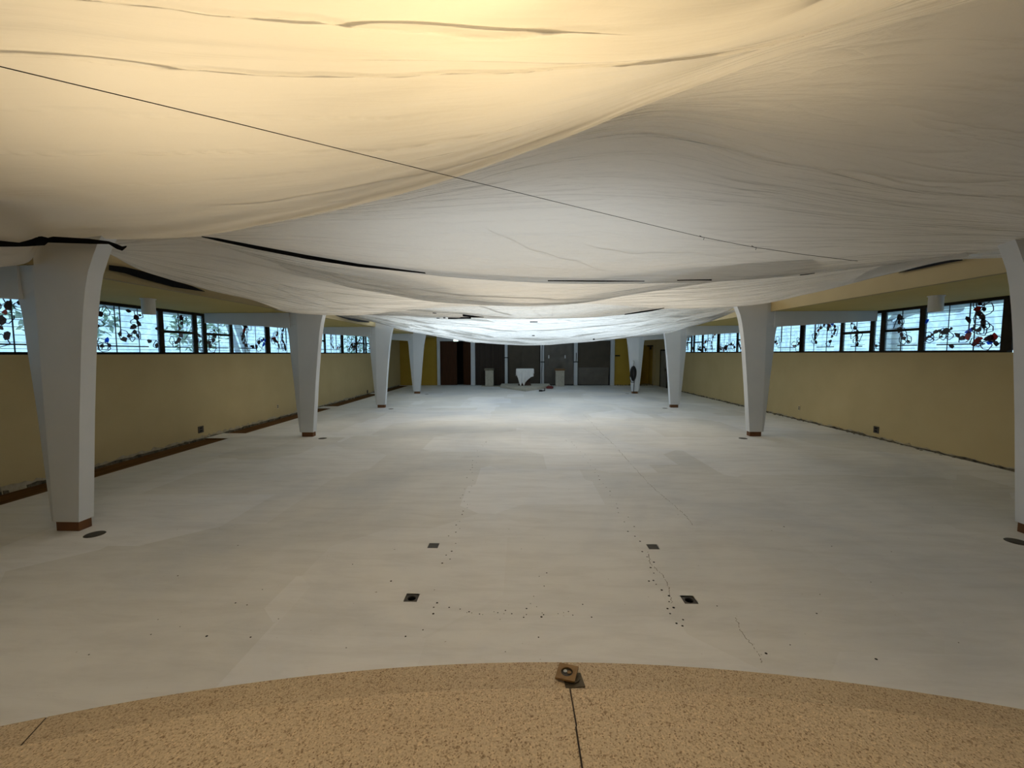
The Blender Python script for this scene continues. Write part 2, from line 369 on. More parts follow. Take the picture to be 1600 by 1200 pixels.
CUSTOM = {('right', 2, 0): traced([(545, 512, .03, 'dark'), (580, 490, .035, 'dark'), (612, 470, .03, 'dark'), (650, 442, .04, 'wine'), (690, 430, .035, 'dark'), (755, 438, .065, 'dark'), (820, 410, .025, 'dark'), (830, 580, .05, 'dark'), (715, 490, .025, 'dark'), (892, 477, .045, 'dark'), (948, 505, .05, 'wine'), (1012, 480, .075, 'red'), (1018, 436, .055, 'blue'), (1060, 415, .03, 'dark'), (1120, 428, .05, 'wine'), (1180, 395, .035, 'dark'), (1168, 350, .06, 'dark'), (1142, 302, .05, 'dark'), (1112, 265, .045, 'dark'), (1090, 222, .06, 'red'), (1160, 220, .035, 'wine'), (1115, 170, .04, 'dark'), (1005, 325, .05, 'wine'), (1100, 542, .06, 'red'), (1140, 510, .05, 'red'), (1242, 510, .065, 'wine'), (1308, 490, .06, 'red'), (1285, 535, .04, 'dark'), (1255, 552, .04, 'blue'), (1325, 560, .045, 'dark'), (545, 335, .04, 'blue')], 525, 1405, 205, 130, 625),
 ('left', 2, 0): traced([(165, 180, .065, 'dark'), (135, 218, .045, 'dark'), (130, 272, .05, 'dark'), (102, 292, .05, 'dark'), (100, 380, .05, 'blue'), (195, 370, .05, 'blue'), (160, 410, .04, 'dark'), (212, 405, .035, 'dark'), (312, 358, .06, 'wine'), (348, 335, .045, 'dark'), (383, 310, .05, 'dark'), (403, 335, .035, 'dark'), (380, 272, .055, 'dark'), (415, 245, .055, 'dark'), (400, 200, .055, 'dark'), (352, 152, .04, 'dark'), (425, 183, .035, 'dark'), (480, 375, .05, 'dark'), (530, 280, .04, 'dark'), (522, 405, .045, 'dark'), (285, 320, .04, 'dark')], 90, 545, 100, 150, 455)}
SHM = {'dark': 'shard_dark', 'wine': 'shard_wine', 'red': 'shard_red', 'blue': 'shard_blue'}
def make_window(n, side, k, yc):
    X, out = (GL, -1) if side == 'left' else (GR, 1)
    root = empty('window_%d' % n, (X, yc, SILL), kind='structure')
    lo, hi = SILL, ZS
    MB().box(X - .05, X + .05, yc - 2.70, yc + 2.70, lo - .03, lo + .012).build('sill_frame', M['bronze'], root)
    MB().box(X - .05, X + .05, yc - 2.70, yc + 2.70, hi - .055, hi).build('head_frame', M['bronze'], root)
    for d, w in ((-2.66, .17), (-1.1, .11), (-.15, .11), (.15, .10), (1.1, .085), (2.66, .05)):
        MB().box(X - .03, X + .03, yc + d - w / 2, yc + d + w / 2, lo + .012, hi - .055).build('mullion', M['bronze'], root)
    for a, b in ((-1.1, -.15), (.15, 1.1)):
        MB().box(X - .026, X + .026, yc + a + .055, yc + b - .045, lo + .435, lo + .49).build('transom', M['bronze'], root)
    near = k <= 2
    xin = X - out * .012
    for pi, (a, b) in enumerate(((-2.61, -1.155), (-1.045, -.205), (-.095, .10), (.20, 1.055), (1.145, 2.635))):
        R = random.Random(1000 * n + 17 * pi + 3)
        y0, y1, z0, z1 = yc + a, yc + b, lo + .012, hi - .055
        pane = MB().box(X - .004, X + .004, y0, y1, z0, z1).build('pane', M['glass'], root)
        pane['_loc'] = (X, yc, SILL)
        w, h = y1 - y0, z1 - z0
        cm = MB()
        # straight leading: rows, a few uprights and the bold low line
        z = z0 + .05
        while z < z1 - .02:
            a0 = y0 if R.random() < .8 else y0 + R.uniform(0, .4) * w
            bar2(cm, xin, (a0, z), (y1 if R.random() < .8 else y1 - R.uniform(0, .4) * w, z), .0075); z += R.uniform(.09, .125)
        for q in range(1, max(1, int(round(w / .48))) + 0):
            yy = y0 + q * w / max(1, round(w / .48)); bar2(cm, xin, (yy, z0), (yy, z1), .014 if q % 2 else .009)
        if w > 1.2:
            s = R.choice((.38, .62)); bar2(cm, xin, (y0 + s * w + .035, z0 + .3), (y0 + s * w + .035, z1), .016)
        bar2(cm, xin, (y0 + R.uniform(0, .3) * w, z0 + .115), (y0 + R.uniform(.5, 1) * w, z0 + .115), .024)
        # wandering branch of coloured pieces
        shards = []; blobs = []
        cu = CUSTOM.get((side, k, pi))
        for ci, (u, q, r, c) in enumerate(cu or ()):
            un, qn = cu[min(ci + 1, len(cu) - 1)][:2]; sgn = 1 if side == 'left' else -1
            an = math.atan2((qn - q) * h, sgn * (un - u) * w + 1e-6) if ci + 1 < len(cu) and abs(un - u) + abs(qn - q) < .35 else R.uniform(0, 3)
            ya, yb = (y0, y1) if side == 'left' else (y1, y0)
            yy = 1 / ((1 - u) / ya + u / yb)
            shards.append((c, poly_shard(yy, z0 + q * h, r, R.uniform(1.1, 1.7), an, R.choice((5, 6, 7, 8)), R)))
            if R.random() < .6: blobs.append(poly_shard(yy + R.uniform(-.12, .12), z0 + q * h + R.uniform(-.09, .09), R.uniform(.06, .12), 1.2, 0, 7, R))
        for br in range(0 if cu else 2 if w > 1.2 else 1):
            ang = R.choice((.5, 2.6, 1.9, .9)) + R.uniform(-.3, .3)
            p = [y0 + R.uniform(.1, .5) * w + br * .3 * w, z0 + R.uniform(.08, .3) * h]
            for st in range(9 if w > 1.2 else (6 if w > .5 else 4)):
                r = R.uniform(.032, .072)
                if y0 + .05 < p[0] < y1 - .05 and z0 + .05 < p[1] < z1 - .06:
                    col = R.choices(('dark', 'wine', 'red', 'blue'), (5, 3, 1.6, .9) if side == 'right' else (7, 2, .5, .9))[0]
                    shards.append((col, poly_shard(p[0], p[1], r, R.uniform(1.0, 1.6), ang, R.choice((5, 6, 7)), R)))
                    if R.random() < .75:
                        blobs.append(poly_shard(p[0] + R.uniform(-.13, .13), p[1] + R.uniform(-.1, .1), R.uniform(.07, .13), 1.2, ang, 7, R))
                ang += R.uniform(-.75, .75); s = r * 1.6 + R.uniform(.02, .08)
                p[0] += s * math.cos(ang); p[1] += s * math.sin(ang) * .9
                if p[1] < z0 + .06 or p[1] > z1 - .06: ang = -ang
                if p[0] < y0 + .06 or p[0] > y1 - .06: ang = math.pi - ang
        clampp = lambda q: (min(max(q[0], y0 + .004), y1 - .004), min(max(q[1], z0 + .004), z1 - .004))
        for bl in blobs:
            bl = [clampp(q) for q in bl]
            for i in range(len(bl)): bar2(cm, xin, bl[i], bl[(i + 1) % len(bl)], .0085)
        cm.build('lead_came', M['lead'], pane).location = (0, 0, 0)
        if near:
            for col, pl in shards:
                flat([clampp(q) for q in pl], X - out * .016, .006).build('glass_piece', M[SHM[col]], pane)
        else:
            for cl in ('dark', 'red'):
                m = MB()
                for col, pl in shards:
                    if (col in ('dark', 'wine')) == (cl == 'dark'):
                        g = flat([clampp(q) for q in pl], X - out * .016, .006); o = len(m.v)
                        m.v += g.v; m.f += [tuple(o + i for i in f) for f in g.f]
                if m.v: m.build('glass_pieces', M[SHM[cl]], pane, kind='stuff')
n = 1
for side, ycs in (('left', YCL), ('right', YCR)):
    for k in range(-1, 4):
        make_window(n, side, k + 1, ycs[0] + 5.4 * k if k < 0 else ycs[k]); n += 1
# wall between the last window and the back wall
MB().box(GL - .15, XL, YCL[3] + 2.71, YB + .4, SILL - .03, ZS).build('wall_left', M['wall'], **ST)
MB().box(XR, GR + .25, YCR[3] + 2.71, YB + .4, SILL - .03, ZS).build('wall_right', M['wall'], **ST)

# ------------------------------------------------------------------ columns with bracket beams
def interp(z, tab): return float(np.interp(z, [t[0] for t in tab], [t[1] for t in tab]))
INNER = [(0, 0), (.12, 0), (1.27, .10), (2.0, .175), (2.3, .21), (2.5, .24), (2.7, .275), (2.88, .32), (3.05, .39), (3.2, .46), (3.3, .53)]
OUTER = [(0, .03), (.15, .045), (.69, .11), (1.5, .185), (2.0, .225), (2.45, .25), (2.6, .28), (2.7, .36), (2.96, .47), (3.3, .52)]
def column(side, k, yc, label):
    s = 1 if side == 'left' else -1          # +x (left) or -x (right) is towards the nave
    xin, xr = (-4.97, -5.265) if side == 'left' else (5.47, 5.765)
    xw = XL if side == 'left' else XR
    if side == 'right' and k == 0: xin += .065; xr += .065
    root = empty('tapered_column', ((xin + xr) / 2, yc, 0), label=label, category='column', group='white tapered columns')
    rings = []
    zz = [.11, .13, .4, .8, 1.27, 1.65, 2.0, 2.2, 2.4, 2.5, 2.6, 2.7, 2.8, 2.88, 2.96, 3.05, 3.12, 3.2, 3.3]
    D = .085
    for z in zz:
        i = xin + s * interp(z, INNER); o = xr - s * interp(z, OUTER)
        t = D - min(.074, interp(z, OUTER) * .42)
        rings.append([(i, yc - D, z), (xr, yc - D, z), (o, yc - t, z), (o, yc + t, z), (xr, yc + D, z), (i, yc + D, z)][::(1 if s < 0 else -1)])
    MB().loops(rings).build('shaft', M['white'], root)
    px0, px1 = sorted((xin - s * .015, xr + s * .012))
    bevel(MB().prism([(px0, yc - D + .012), (px1, yc - D + .012), (px1, yc + D - .012), (px0, yc + D - .012)], .0, .112).build('plinth', M['plinth'], root, label='brown plinth'), .004, 1)
    bm = MB(); xa, xb = xr - s * .19, xw
    ring = lambda x, zb: [(x, yc - .075, zb), (x, yc + .075, zb), (x, yc + .075, ZS - .002), (x, yc - .075, ZS - .002)]
    bm.loops([ring(xa, 2.60), ring((xa + xb) / 2, 2.665), ring(xb, 2.73)])
    bm.build('bracket_beam', M['white'], root)
    return root
for k, lab in enumerate(('white tapered column nearest on the left, under black tape', 'second white tapered column from the front on the left',
                         'third white tapered column from the front on the left', 'farthest white tapered column on the left, near the brown doors')):
    column('left', k, YCL[k], lab)
for k, lab in enumerate(('white tapered column cut by the right edge of the picture', 'second white tapered column from the front on the right',
                         'third white tapered column on the right, before the grey door', 'farthest white tapered column on the right, with a black cable coil hung on it')):
    column('right', k, YCR[k], lab)

# ------------------------------------------------------------------ back wall
YW = YB
posts = [-5.07, -2.93, -.87, 1.35, 3.40, 5.64]
MB().box(XL - .3, -5.18, YW, YW + .2, -.1, ZS + .6).build('wall_back', M['wall_back'], **ST)
MB().box(5.76, 7.28, YW, YW + .2, -.1, ZS + .6).build('wall_back', M['wall_back'], **ST)
MB().box(7.28, XR + .02, YW, YW + .2, 2.46, ZS + .6).build('wall_back', M['wall'], **ST)
MB().box(8.14, XR + .02, YW, YW + .2, -.1, 2.46).build('wall_back', M['wall'], **ST)
alc = MB(); alc.box(7.18, 8.24, YW + .95, YW + 1.0, -.1, 2.56).box(7.2, 7.28, YW + .2, YW + .95, -.1, 2.56).box(8.14, 8.22, YW + .2, YW + .95, -.1, 2.56).box(7.2, 8.22, YW + .2, YW + .95, 2.46, 2.56)
alc.build('wall_alcove', M['wall_back'], **ST)
MB().box(7.28, 8.14, YW - .01, YW + .95, -.05, .03).build('trim_3', M['plaster'], **ST)
MB().box(-5.18, 5.76, YW - .04, YW + .2, 2.74, ZS + .6).build('trim_4', M['white'], **ST)
for i, px in enumerate(posts):
    w = (.09, .13, .085, .11, .11, .12)[i]
    bevel(MB().box(px - w, px + w, YW - .10, YW + .12, 0, 2.74).build('trim_%d' % (5 + i), M['white'], **ST), .006, 1)
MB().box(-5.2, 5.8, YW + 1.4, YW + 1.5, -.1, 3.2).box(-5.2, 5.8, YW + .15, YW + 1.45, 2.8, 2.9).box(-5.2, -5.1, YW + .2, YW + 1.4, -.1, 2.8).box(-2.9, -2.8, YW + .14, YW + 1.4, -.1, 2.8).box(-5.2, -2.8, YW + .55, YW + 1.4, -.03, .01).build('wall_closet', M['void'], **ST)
# brown doors
d1 = empty('door_1', (-4.45, YW, 0), **ST); bevel(MB().box(-4.97, -3.94, YW + .01, YW + .06, .02, 2.72).build('door_leaf', M['door_wood'], d1), .004, 1)
MB().cyl(-4.02, YW - .03, .98, 1.12, .014, n=10).build('door_handle', M['bronze'], d1)
d2 = empty('door_2', (-3.3, YW, 0), **ST)
a = math.radians(24); dl = MB(); P = [(-3.07, YW + .01), (-3.07 - .55 * math.cos(a), YW + .01 + .55 * math.sin(a))]
nx, ny = math.sin(a) * .045, math.cos(a) * .045
dl.prism([P[0], (P[0][0] + nx, P[0][1] + ny), (P[1][0] + nx, P[1][1] + ny), P[1]], .02, 2.72); dl.build('door_leaf', M['door_wood'], d2)
MB().box(-3.60, -3.55, YW + .18, YW + .215, .95, 1.1).build('door_handle', M['bronze'], d2)
# slatted gate
sg = empty('slatted_screen', (-1.9, YW, 0), label='near-black screen of upright wooden slats behind the left stone pedestal', category='screen')
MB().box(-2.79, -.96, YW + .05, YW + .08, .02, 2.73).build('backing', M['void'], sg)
ns = 15
for i in range(ns):
    x0 = -2.78 + i * 1.81 / ns
    bevel(MB().box(x0 + .008, x0 + 1.81 / ns - .02, YW + (.0 if i % 2 else .012), YW + .05, .03, 2.72).build('slat', M['slat_wood'], sg), .004, 1)
for i in (3, 4, 5, 6, 7, 9): MB().box(-2.78 + i * .1207 - .012, -2.78 + i * .1207 - .001, YW - .006, YW + .012, .9, 2.64).build('rod', M['outlet'], sg)
for zz in (.06, 1.1, 2.64): MB().box(-2.78, -.97, YW - .012, YW + .0, zz, zz + .05).build('rail', M['slat_wood'], sg)
# protective sheets over the openings
def hung(name, x0, x1, z0, z1, mat, lab, seed, amp=.02, y=YW + .02, extra=None):
    R = np.random.RandomState(seed); nu, nv = 34, 40
    P = np.zeros((nv, nu, 3)); ph = R.uniform(0, 6.28, 12)
    for j in range(nv):
        for i in range(nu):
            u, v = i / (nu - 1), j / (nv - 1)
            d = amp * (math.sin(9 * u + 3 * v + ph[0]) * .4 + math.sin(23 * u + ph[1] + 4 * v) * .25 + math.sin(14 * v + 5 * u + ph[2]) * .3 + math.sin(31 * v - 17 * u + ph[3]) * .15)
            if extra: d += extra(u, v)
            P[j, i] = (x0 + (x1 - x0) * u + .006 * math.sin(8 * v + ph[4]) * (1 if u in (0, 1) else 0), y + d, z0 + (z1 - z0) * v)
    m = MB().grid(P); o = m.build(name, mat, None, ((x0 + x1) / 2, y, z0), True, label=lab, category='protective sheet')
    so = o.modifiers.new('solid', 'SOLIDIFY'); so.thickness = .004
    return o
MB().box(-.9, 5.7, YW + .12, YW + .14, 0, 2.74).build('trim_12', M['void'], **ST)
hung('paper_sheet', -.80, 1.22, .03, 2.73, M['paper_brown'], 'brown protective paper sheet hung behind the cloth-covered altar', 3, .012, extra=lambda u, v: .03 * math.exp(-((u - .45) / .04) ** 2))
hung('film_sheet', 1.47, 3.28, .05, 2.72, M['sheet_grey'], 'crumpled grey film sheet with two pale tape marks behind the brown-topped pedestal', 5, .045, y=YW + .0,
     extra=lambda u, v: .07 * math.exp(-((v - .62 - .12 * abs(u - .5)) / .05) ** 2) * math.exp(-((u - .5) / .22) ** 2))
hung('paper_sheet', 3.52, 5.50, 1.08, 2.72, M['paper_brown'], 'brown protective paper on the upper half of the right-hand opening', 8, .01)
hung('film_sheet', 3.54, 5.44, .04, 1.10, M['sheet_grey'], 'grey film sheet on the lower half of the right-hand opening', 9, .012, y=YW - .005)
for x0, lab in ((1.72, 'left of the two small pale tape marks on the crumpled grey film'), (2.72, 'right of the two small pale tape marks on the crumpled grey film')):
    bevel(MB().box(x0, x0 + .06, YW - .05, YW - .02, 1.66, 1.86).build('tape_mark', M['cloth'], None, (x0, YW - .08, 1.66), label=lab, category='tape', group='pale tape marks'), .001, 1)
# straps and cords on the posts
for x0, x1, z, lab in ((-.99, -.74, 1.69, 'short black strap round the white post left of the altar'), (1.24, 1.50, 1.42, 'black strap round the white post right of the altar'),
                       (3.27, 3.56, 1.42, 'black strap round the white post left of the two-part covering')):
    bevel(MB().box(x0, x1, YW - .122, YW - .1, z, z + .05).build('black_strap', M['black'], None, (x0, YW - .11, z), label=lab, category='strap', group='black straps on the posts'), .004, 1)
def cord(pts, r, lab, name='hanging_cable', cat='cord'):
    return MB().tube(pts, r, 6).build(name, M['cable'], None, pts[0], True, label=lab, category=cat)
cord([(-.76, YW - .11, 1.69), (-.72, YW - .11, 1.35), (-.745, YW - .1, .9), (-.72, YW - .1, .4), (-.735, YW - .1, .02)], .016, 'black cord hanging down the post left of the altar')
cord([(1.37, YW - .115, 2.72), (1.33, YW - .115, 2.1), (1.335, YW - .115, 1.2), (1.30, YW - .115, .7), (1.32, YW - .115, .02)], .018, 'black cord running the whole height of the post right of the altar')
cord([(3.42, YW - .115, 2.0), (3.425, YW - .115, 1.7), (3.41, YW - .115, 1.45)], .022, 'short thick black cord on the post left of the two-part covering')
# wall items
o = bevel(MB().box(5.80, 6.10, YW - .03, YW, 1.78, 1.86).build('wall_bracket', M['bronze'], None, (5.95, YW, 1.8), label='small dark bracket on the mustard wall beside the right-hand post', category='bracket'), .005, 1)
fl = empty('flood_lamp', (8.02, YW + .2, 2.2), label='small dark lamp high in the mustard alcove', category='lamp')
MB().box(7.80, 8.13, YW + .15, YW + .2, 2.38, 2.44).build('arm', M['bronze'], fl); MB().cyl(8.0, YW + .17, 2.2, 2.38, .055, .03, 12).build('lamp_head', M['bronze'], fl)
# lit sign over the brown doors
sg = empty('lit_sign', (-3.95, YW - .14, 2.72), label='small glowing white sign over the brown doors, half hidden by the plastic', category='sign')
bevel(MB().box(-4.13, -3.80, YW - .16, YW - .105, 2.71, 2.87).build('housing', M['lampshade'], sg), .006, 1); MB().box(-4.11, -3.82, YW - .166, YW - .161, 2.725, 2.855).build('face', M['lit_sign'], sg)
# grey door in the right wall near the back corner
d3 = empty('door_3', (XR, 24.65, 0), **ST)
MB().box(XR - .03, XR + .0, 24.1, 25.15, .02, 2.1).build('door_leaf', M['door_grey'], d3)
fr = MB(); fr.box(XR - .05, XR, 25.15, 25.24, 0, 2.18).box(XR - .05, XR, 24.0, 24.1, 0, 2.18).box(XR - .05, XR, 24.0, 25.24, 2.1, 2.18); fr.build('door_frame', M['bronze'], d3)
MB().cyl(XR - .06, 24.22, .95, 1.1, .015, n=10).build('door_handle', M['bronze'], d3)

# ragged bare edges where the baseboards were torn off
def ragged(name, X, inw, y0, y1, seed, hmax, mat, step=.07, z0=-.02):
    R = random.Random(seed); m = MB(); y = y0; top = []
    while y < y1:
        top.append((y, hmax * (.35 + .65 * R.random() ** 1.5))); y += step * R.uniform(.5, 1.6)
    for i in range(len(top) - 1):
        (a, h0), (b_, h1) = top[i], top[i + 1]; t = R.uniform(.006, .018); b = len(m.v)
        m.v += [(X, a, z0), (X, b_, z0), (X, b_, h1), (X, a, h0)] + [(X + inw * t * 1.6, a, z0), (X + inw * t * 1.6, b_, z0), (X + inw * t * .5, b_, h1), (X + inw * t * .5, a, h0)]
        m.f += [(b + 4, b + 5, b + 6, b + 7), (b + 3, b + 2, b + 6, b + 7), (b, b + 4, b + 7, b + 3), (b + 1, b + 2, b + 6, b + 5)]
    return m.build(name, mat, **ST)
ragged('baseboard_right', XR, -1, 3, 24, 1, .075, M['plaster'])
ragged('trim_13', XR - .012, -1, 3, 24, 2, .055, M['debris'], .11)
ragged('baseboard_left', XL, 1, 3, 25.9, 3, .10, M['plaster'], .09, -.05)
ragged('trim_14', XL + .012, 1, 3, 25.9, 4, .035, M['debris'], .12, -.05)
m = MB(); R = random.Random(5)
for i in range(160):
    x, y = XR - R.uniform(.02, .12), R.uniform(4, 24); r = R.uniform(.006, .02)
    m.prism([(x + r * math.cos(t + R.random()), y + 1.6 * r * math.sin(t + R.random() * .5)) for t in (0, 1.6, 3.1, 4.7)], 0, R.uniform(.004, .012))
for i in range(60):
    x, y = R.uniform(5.8, 8.1), YW - R.uniform(.0, .12); r = R.uniform(.015, .05)
    m.prism([(x + r * math.cos(t + R.random()), y + r * math.sin(t + R.random() * .5)) for t in (0, 1.6, 3.1, 4.7)], 0, R.uniform(.01, .05))
m.build('plaster_crumbs', M['debris'], kind='stuff', label='crumbs of broken plaster along the right wall and back corner', category='rubble')

# outlets
def outlet(side, y, z, w, h, mat, lab, kind='outlet'):
    X, s = (XL, 1) if side == 'left' else (XR, -1)
    r = empty('wall_' + kind, (X, y, z), label=lab, category=kind)
    pl = bevel(MB().box(*sorted((X, X + s * .012)), y - w / 2, y + w / 2, z - h / 2, z + h / 2).build('plate', M[mat], r), .003, 1); pl['_loc'] = (X, y, z)
    q = MB()
    for dz in (-h * .2, h * .2): q.box(*sorted((X + s * .012, X + s * .016)), y - w * .22, y + w * .22, z + dz - h * .13, z + dz + h * .13)
    q.build('socket', M['void'], pl)
p = atx(313.5, 671, XL); outlet('left', p[1], p[2], .17, .155, 'outlet', 'dark square outlet low on the left wall between the first two columns')
p = atx(433.5, 635, XL); outlet('left', p[1], p[2], .10, .12, 'ivory', 'pale little outlet on the left wall just before the second column')
p = atx(574, 612, XL); outlet('left', p[1], p[2], .15, .16, 'outlet', 'dark outlet on the left wall between the second and third columns')
p = atx(1369.5, 671.5, XR); outlet('right', p[1], p[2], .15, .155, 'outlet', 'brown square outlet low on the right wall')
p = atx(1249, 637.5, XR); outlet('right', p[1], p[2], .08, .13, 'ivory', 'pale little outlet on the right wall beside the second column')

# ------------------------------------------------------------------ hung plastic sheets
def herm(ts, vs, t):
    ts = np.asarray(ts, float); vs = np.asarray(vs, float); t = np.asarray(t, float)
    d = np.diff(vs, axis=0) / np.diff(ts)[:, None]; m = np.zeros_like(vs)
    m[0], m[-1] = d[0], d[-1]
    h = np.diff(ts)
    for i in range(1, len(ts) - 1): m[i] = (d[i - 1] * h[i] + d[i] * h[i - 1]) / (h[i - 1] + h[i])
    k = np.clip(np.searchsorted(ts, t, 'right') - 1, 0, len(ts) - 2)
    s = ((t - ts[k]) / h[k])[:, None]; H = h[k][:, None]
    return (2 * s**3 - 3 * s**2 + 1) * vs[k] + (s**3 - 2 * s**2 + s) * H * m[k] + (-2 * s**3 + 3 * s**2) * vs[k + 1] + (s**3 - s**2) * H * m[k + 1]
def P_(lst): return [aty(*q) for q in lst]           # (px, py, distance) -> points
SHEETS = []
def sheet(label, rails, nu=150, per=22, folds=(), amp=.010, seed=0, hem=True, mat='plastic', seams=(), group='plastic sheets'):
    if hem:
        e = np.array(rails[-1]); up = e.copy(); up[:, 1] += .06; up[:, 2] += .16; rails = rails + [up]
    RR = []
    for r in rails:
        r = np.array(r, float); L = np.r_[0, np.cumsum(np.linalg.norm(np.diff(r, axis=0), axis=1))]
        RR.append(herm(L / L[-1], r, np.linspace(0, 1, nu)))
    RR = np.array(RR); nr = len(RR)
    vt = np.arange(nr, dtype=float)
    nv = (nr - 1) * per + 1; vv = np.linspace(0, nr - 1, nv)
    G = herm(vt, RR.reshape(nr, -1), vv).reshape(nv, nu, 3)
    uu = np.linspace(0, 1, nu)[None, :]; v2 = vv[:, None]
    R = np.random.RandomState(seed); w = np.zeros((nv, nu))
    for k in range(9):
        a, b = R.uniform(3, 24), R.uniform(-3, 9); w += np.sin(6.28 * (a * uu * .5 + b * v2 * .35) + R.uniform(0, 6.28)) * R.uniform(.2, 1) / (1 + a * .12)
    edge = np.minimum(1, np.minimum(uu, 1 - uu) * 12)
    env = .5 + .5 * np.sin(6.28 * (uu * R.uniform(1, 2) + R.random()) + v2)
    dz = amp * w * edge * (.35 + .65 * env)
    for fv, u0, u1, ht, wd, *dash in folds:     # long seams: narrow ridges along a rail
        wob = fv + .02 * np.sin(uu * 30 + fv) + .012 * np.sin(uu * 71)
        dm = (.5 + .5 * np.sin(6.28 * dash[0] * uu + 3 * np.sin(uu * 47))) if dash else 1.
        dz += -ht * dm * np.exp(-((v2 - wob) / wd) ** 2) * np.clip((uu - u0) * 12, 0, 1) * np.clip((u1 - uu) * 12, 0, 1)
    if hem: dz *= np.clip((nr - 1.6 - v2) * 2.5, .12, 1)
    G[:, :, 2] += dz
    m = MB().grid(G); uvx = []
    for u0, v0, u1, v1, wd in seams:      # doubled folds of the plastic, lying on the upper side
        ns_ = 60; S = np.zeros((2, ns_, 3)); q0 = len(uvx)
        for i in range(ns_):
            t = i / (ns_ - 1); u = (u0 + (u1 - u0) * t) * (nu - 1); vb = v0 + (v1 - v0) * t + .03 * math.sin(t * 9 + v0 * 5) + .01 * math.sin(t * 31 + u0 * 9)
            ta = wd * min(1, 8 * t, 8 * (1 - t)) + .0005
            i0 = min(int(u), nu - 2); fu = u - i0
            at_ = lambda vr: (lambda j, f: (1 - f) * ((1 - fu) * G[j, i0] + fu * G[j, i0 + 1]) + f * ((1 - fu) * G[j + 1, i0] + fu * G[j + 1, i0 + 1]))(min(int(vr), nv - 2), vr - min(int(vr), nv - 2))
            c0 = at_(vb * per); d = at_(min(vb * per + 1, nv - 1.001)) - c0; d /= np.linalg.norm(d) + 1e-9
            for q, sg in ((0, -1), (1, 1)): S[q, i] = c0 + sg * ta * d + np.array((0, 0, .004))
            uvx.append((u / nu, vb * .2))
        m.grid(S); uvx += uvx[q0:]
    c = tuple(G.reshape(-1, 3).mean(0)); c = (round(c[0], 2), round(c[1], 2), round(c[2], 2))
    o = m.build('plastic_sheet', M[mat], None, c, True, label=label, category='plastic sheet', group=group)
    uvl = o.data.uv_layers.new(name='uv'); li = np.empty(len(o.data.loops), np.int32); o.data.loops.foreach_get('vertex_index', li)
    ok = li < nu * nv
    uv = np.stack([li % nu / (nu - 1.), (li // nu) / (nv - 1.) * nr / 5.], 1).astype(np.float32)
    if uvx: uv[~ok] = np.array(uvx, np.float32)[li[~ok] - nu * nv]
    uvl.data.foreach_set('uv', uv.ravel())
    SHEETS.append((BVHTree.FromPolygons(m.v, m.f), o)); return o

A = [[(-5.3, -2.9, 3.3), (-3, -2.9, 3.7), (0, -2.9, 3.9), (3, -2.9, 4.2), (5.8, -2.9, 4.1)],
     [(-5.3, 1, 3.25), (-3, 1, 3.6), (0, 1, 3.85), (3, 1, 4.15), (5.6, .8, 4.1)],
     P_([(-640, 180, 2.2), (-300, 40, 2.05), (0, -25, 1.95), (210, 0, 2.1), (400, 25, 2.25), (600, 42, 2.3), (800, 50, 2.35), (950, 53, 2.35), (1100, 45, 2.3), (1250, 10, 2.2), (1400, -60, 2.0), (1700, -250, 1.65), (2100, -480, 1.4)]),
     P_([(-520, 240, 2.6), (-250, 130, 2.45), (0, 83, 2.4), (100, 89, 2.5), (260, 104, 2.6), (500, 116, 2.75), (700, 112, 2.8), (900, 106, 2.75), (1025, 95, 2.7), (1190, 70, 2.6), (1400, 5, 2.35), (1600, -80, 2.1), (2000, -250, 1.75)]),
     P_([(-430, 300, 3.3), (-200, 255, 3.2), (0, 240, 3.2), (260, 237, 3.4), (500, 238, 3.6), (600, 233, 3.65), (700, 220, 3.65), (800, 200, 3.6), (900, 172, 3.5), (1000, 138, 3.3), (1100, 106, 3.1), (1200, 72, 2.9), (1400, 14, 2.55), (1520, -22, 2.35), (1900, -150, 1.9)]),
     P_([(-150, 345, 3.45), (0, 322, 3.95), (200, 318, 4.1), (400, 305, 4.15), (500, 292, 4.15), (600, 275, 4.1), (700, 253, 4.0), (800, 224, 3.9), (900, 190, 3.75), (1000, 152, 3.5), (1100, 118, 3.3), (1200, 83, 3.05), (1400, 25, 2.65), (1520, -10, 2.42), (1850, -105, 2.0)]),
     P_([(-110, 418, 3.7), (0, 415, 4.12), (40, 408, 4.26), (62, 380, 4.36), (100, 374, 4.42), (200, 372.5, 4.55), (320, 367.5, 4.6), (400, 353, 4.55), (500, 334, 4.5), (600, 310, 4.4), (700, 281, 4.25), (800, 246, 4.1), (900, 209, 3.9), (1000, 167, 3.65), (1100, 130, 3.45), (1200, 92, 3.2), (1300, 62, 3.0), (1400, 33, 2.75), (1520, 0, 2.5), (1650, -40, 2.3), (1850, -95, 2.1)])]
sheet('nearest hung plastic sheet overhead, glowing warm yellow from a lamp above it', A, 240, 64,
      [(2.0, .12, .75, .02, .012), (3.0, .05, .9, .018, .012), (4.0, .1, .7, .014, .03, 38), (3.5, .15, .62, .010, .02, 52), (4.6, .2, .7, .006, .02, 30)], .006, 1, mat='plastic_smooth', seams=[(.14, 2.0, .74, 2.0, .011), (.06, 3.0, .88, 3.0, .009), (.25, 5.1, .7, 5.3, .008), (.3, 5.5, .68, 5.62, .006)])
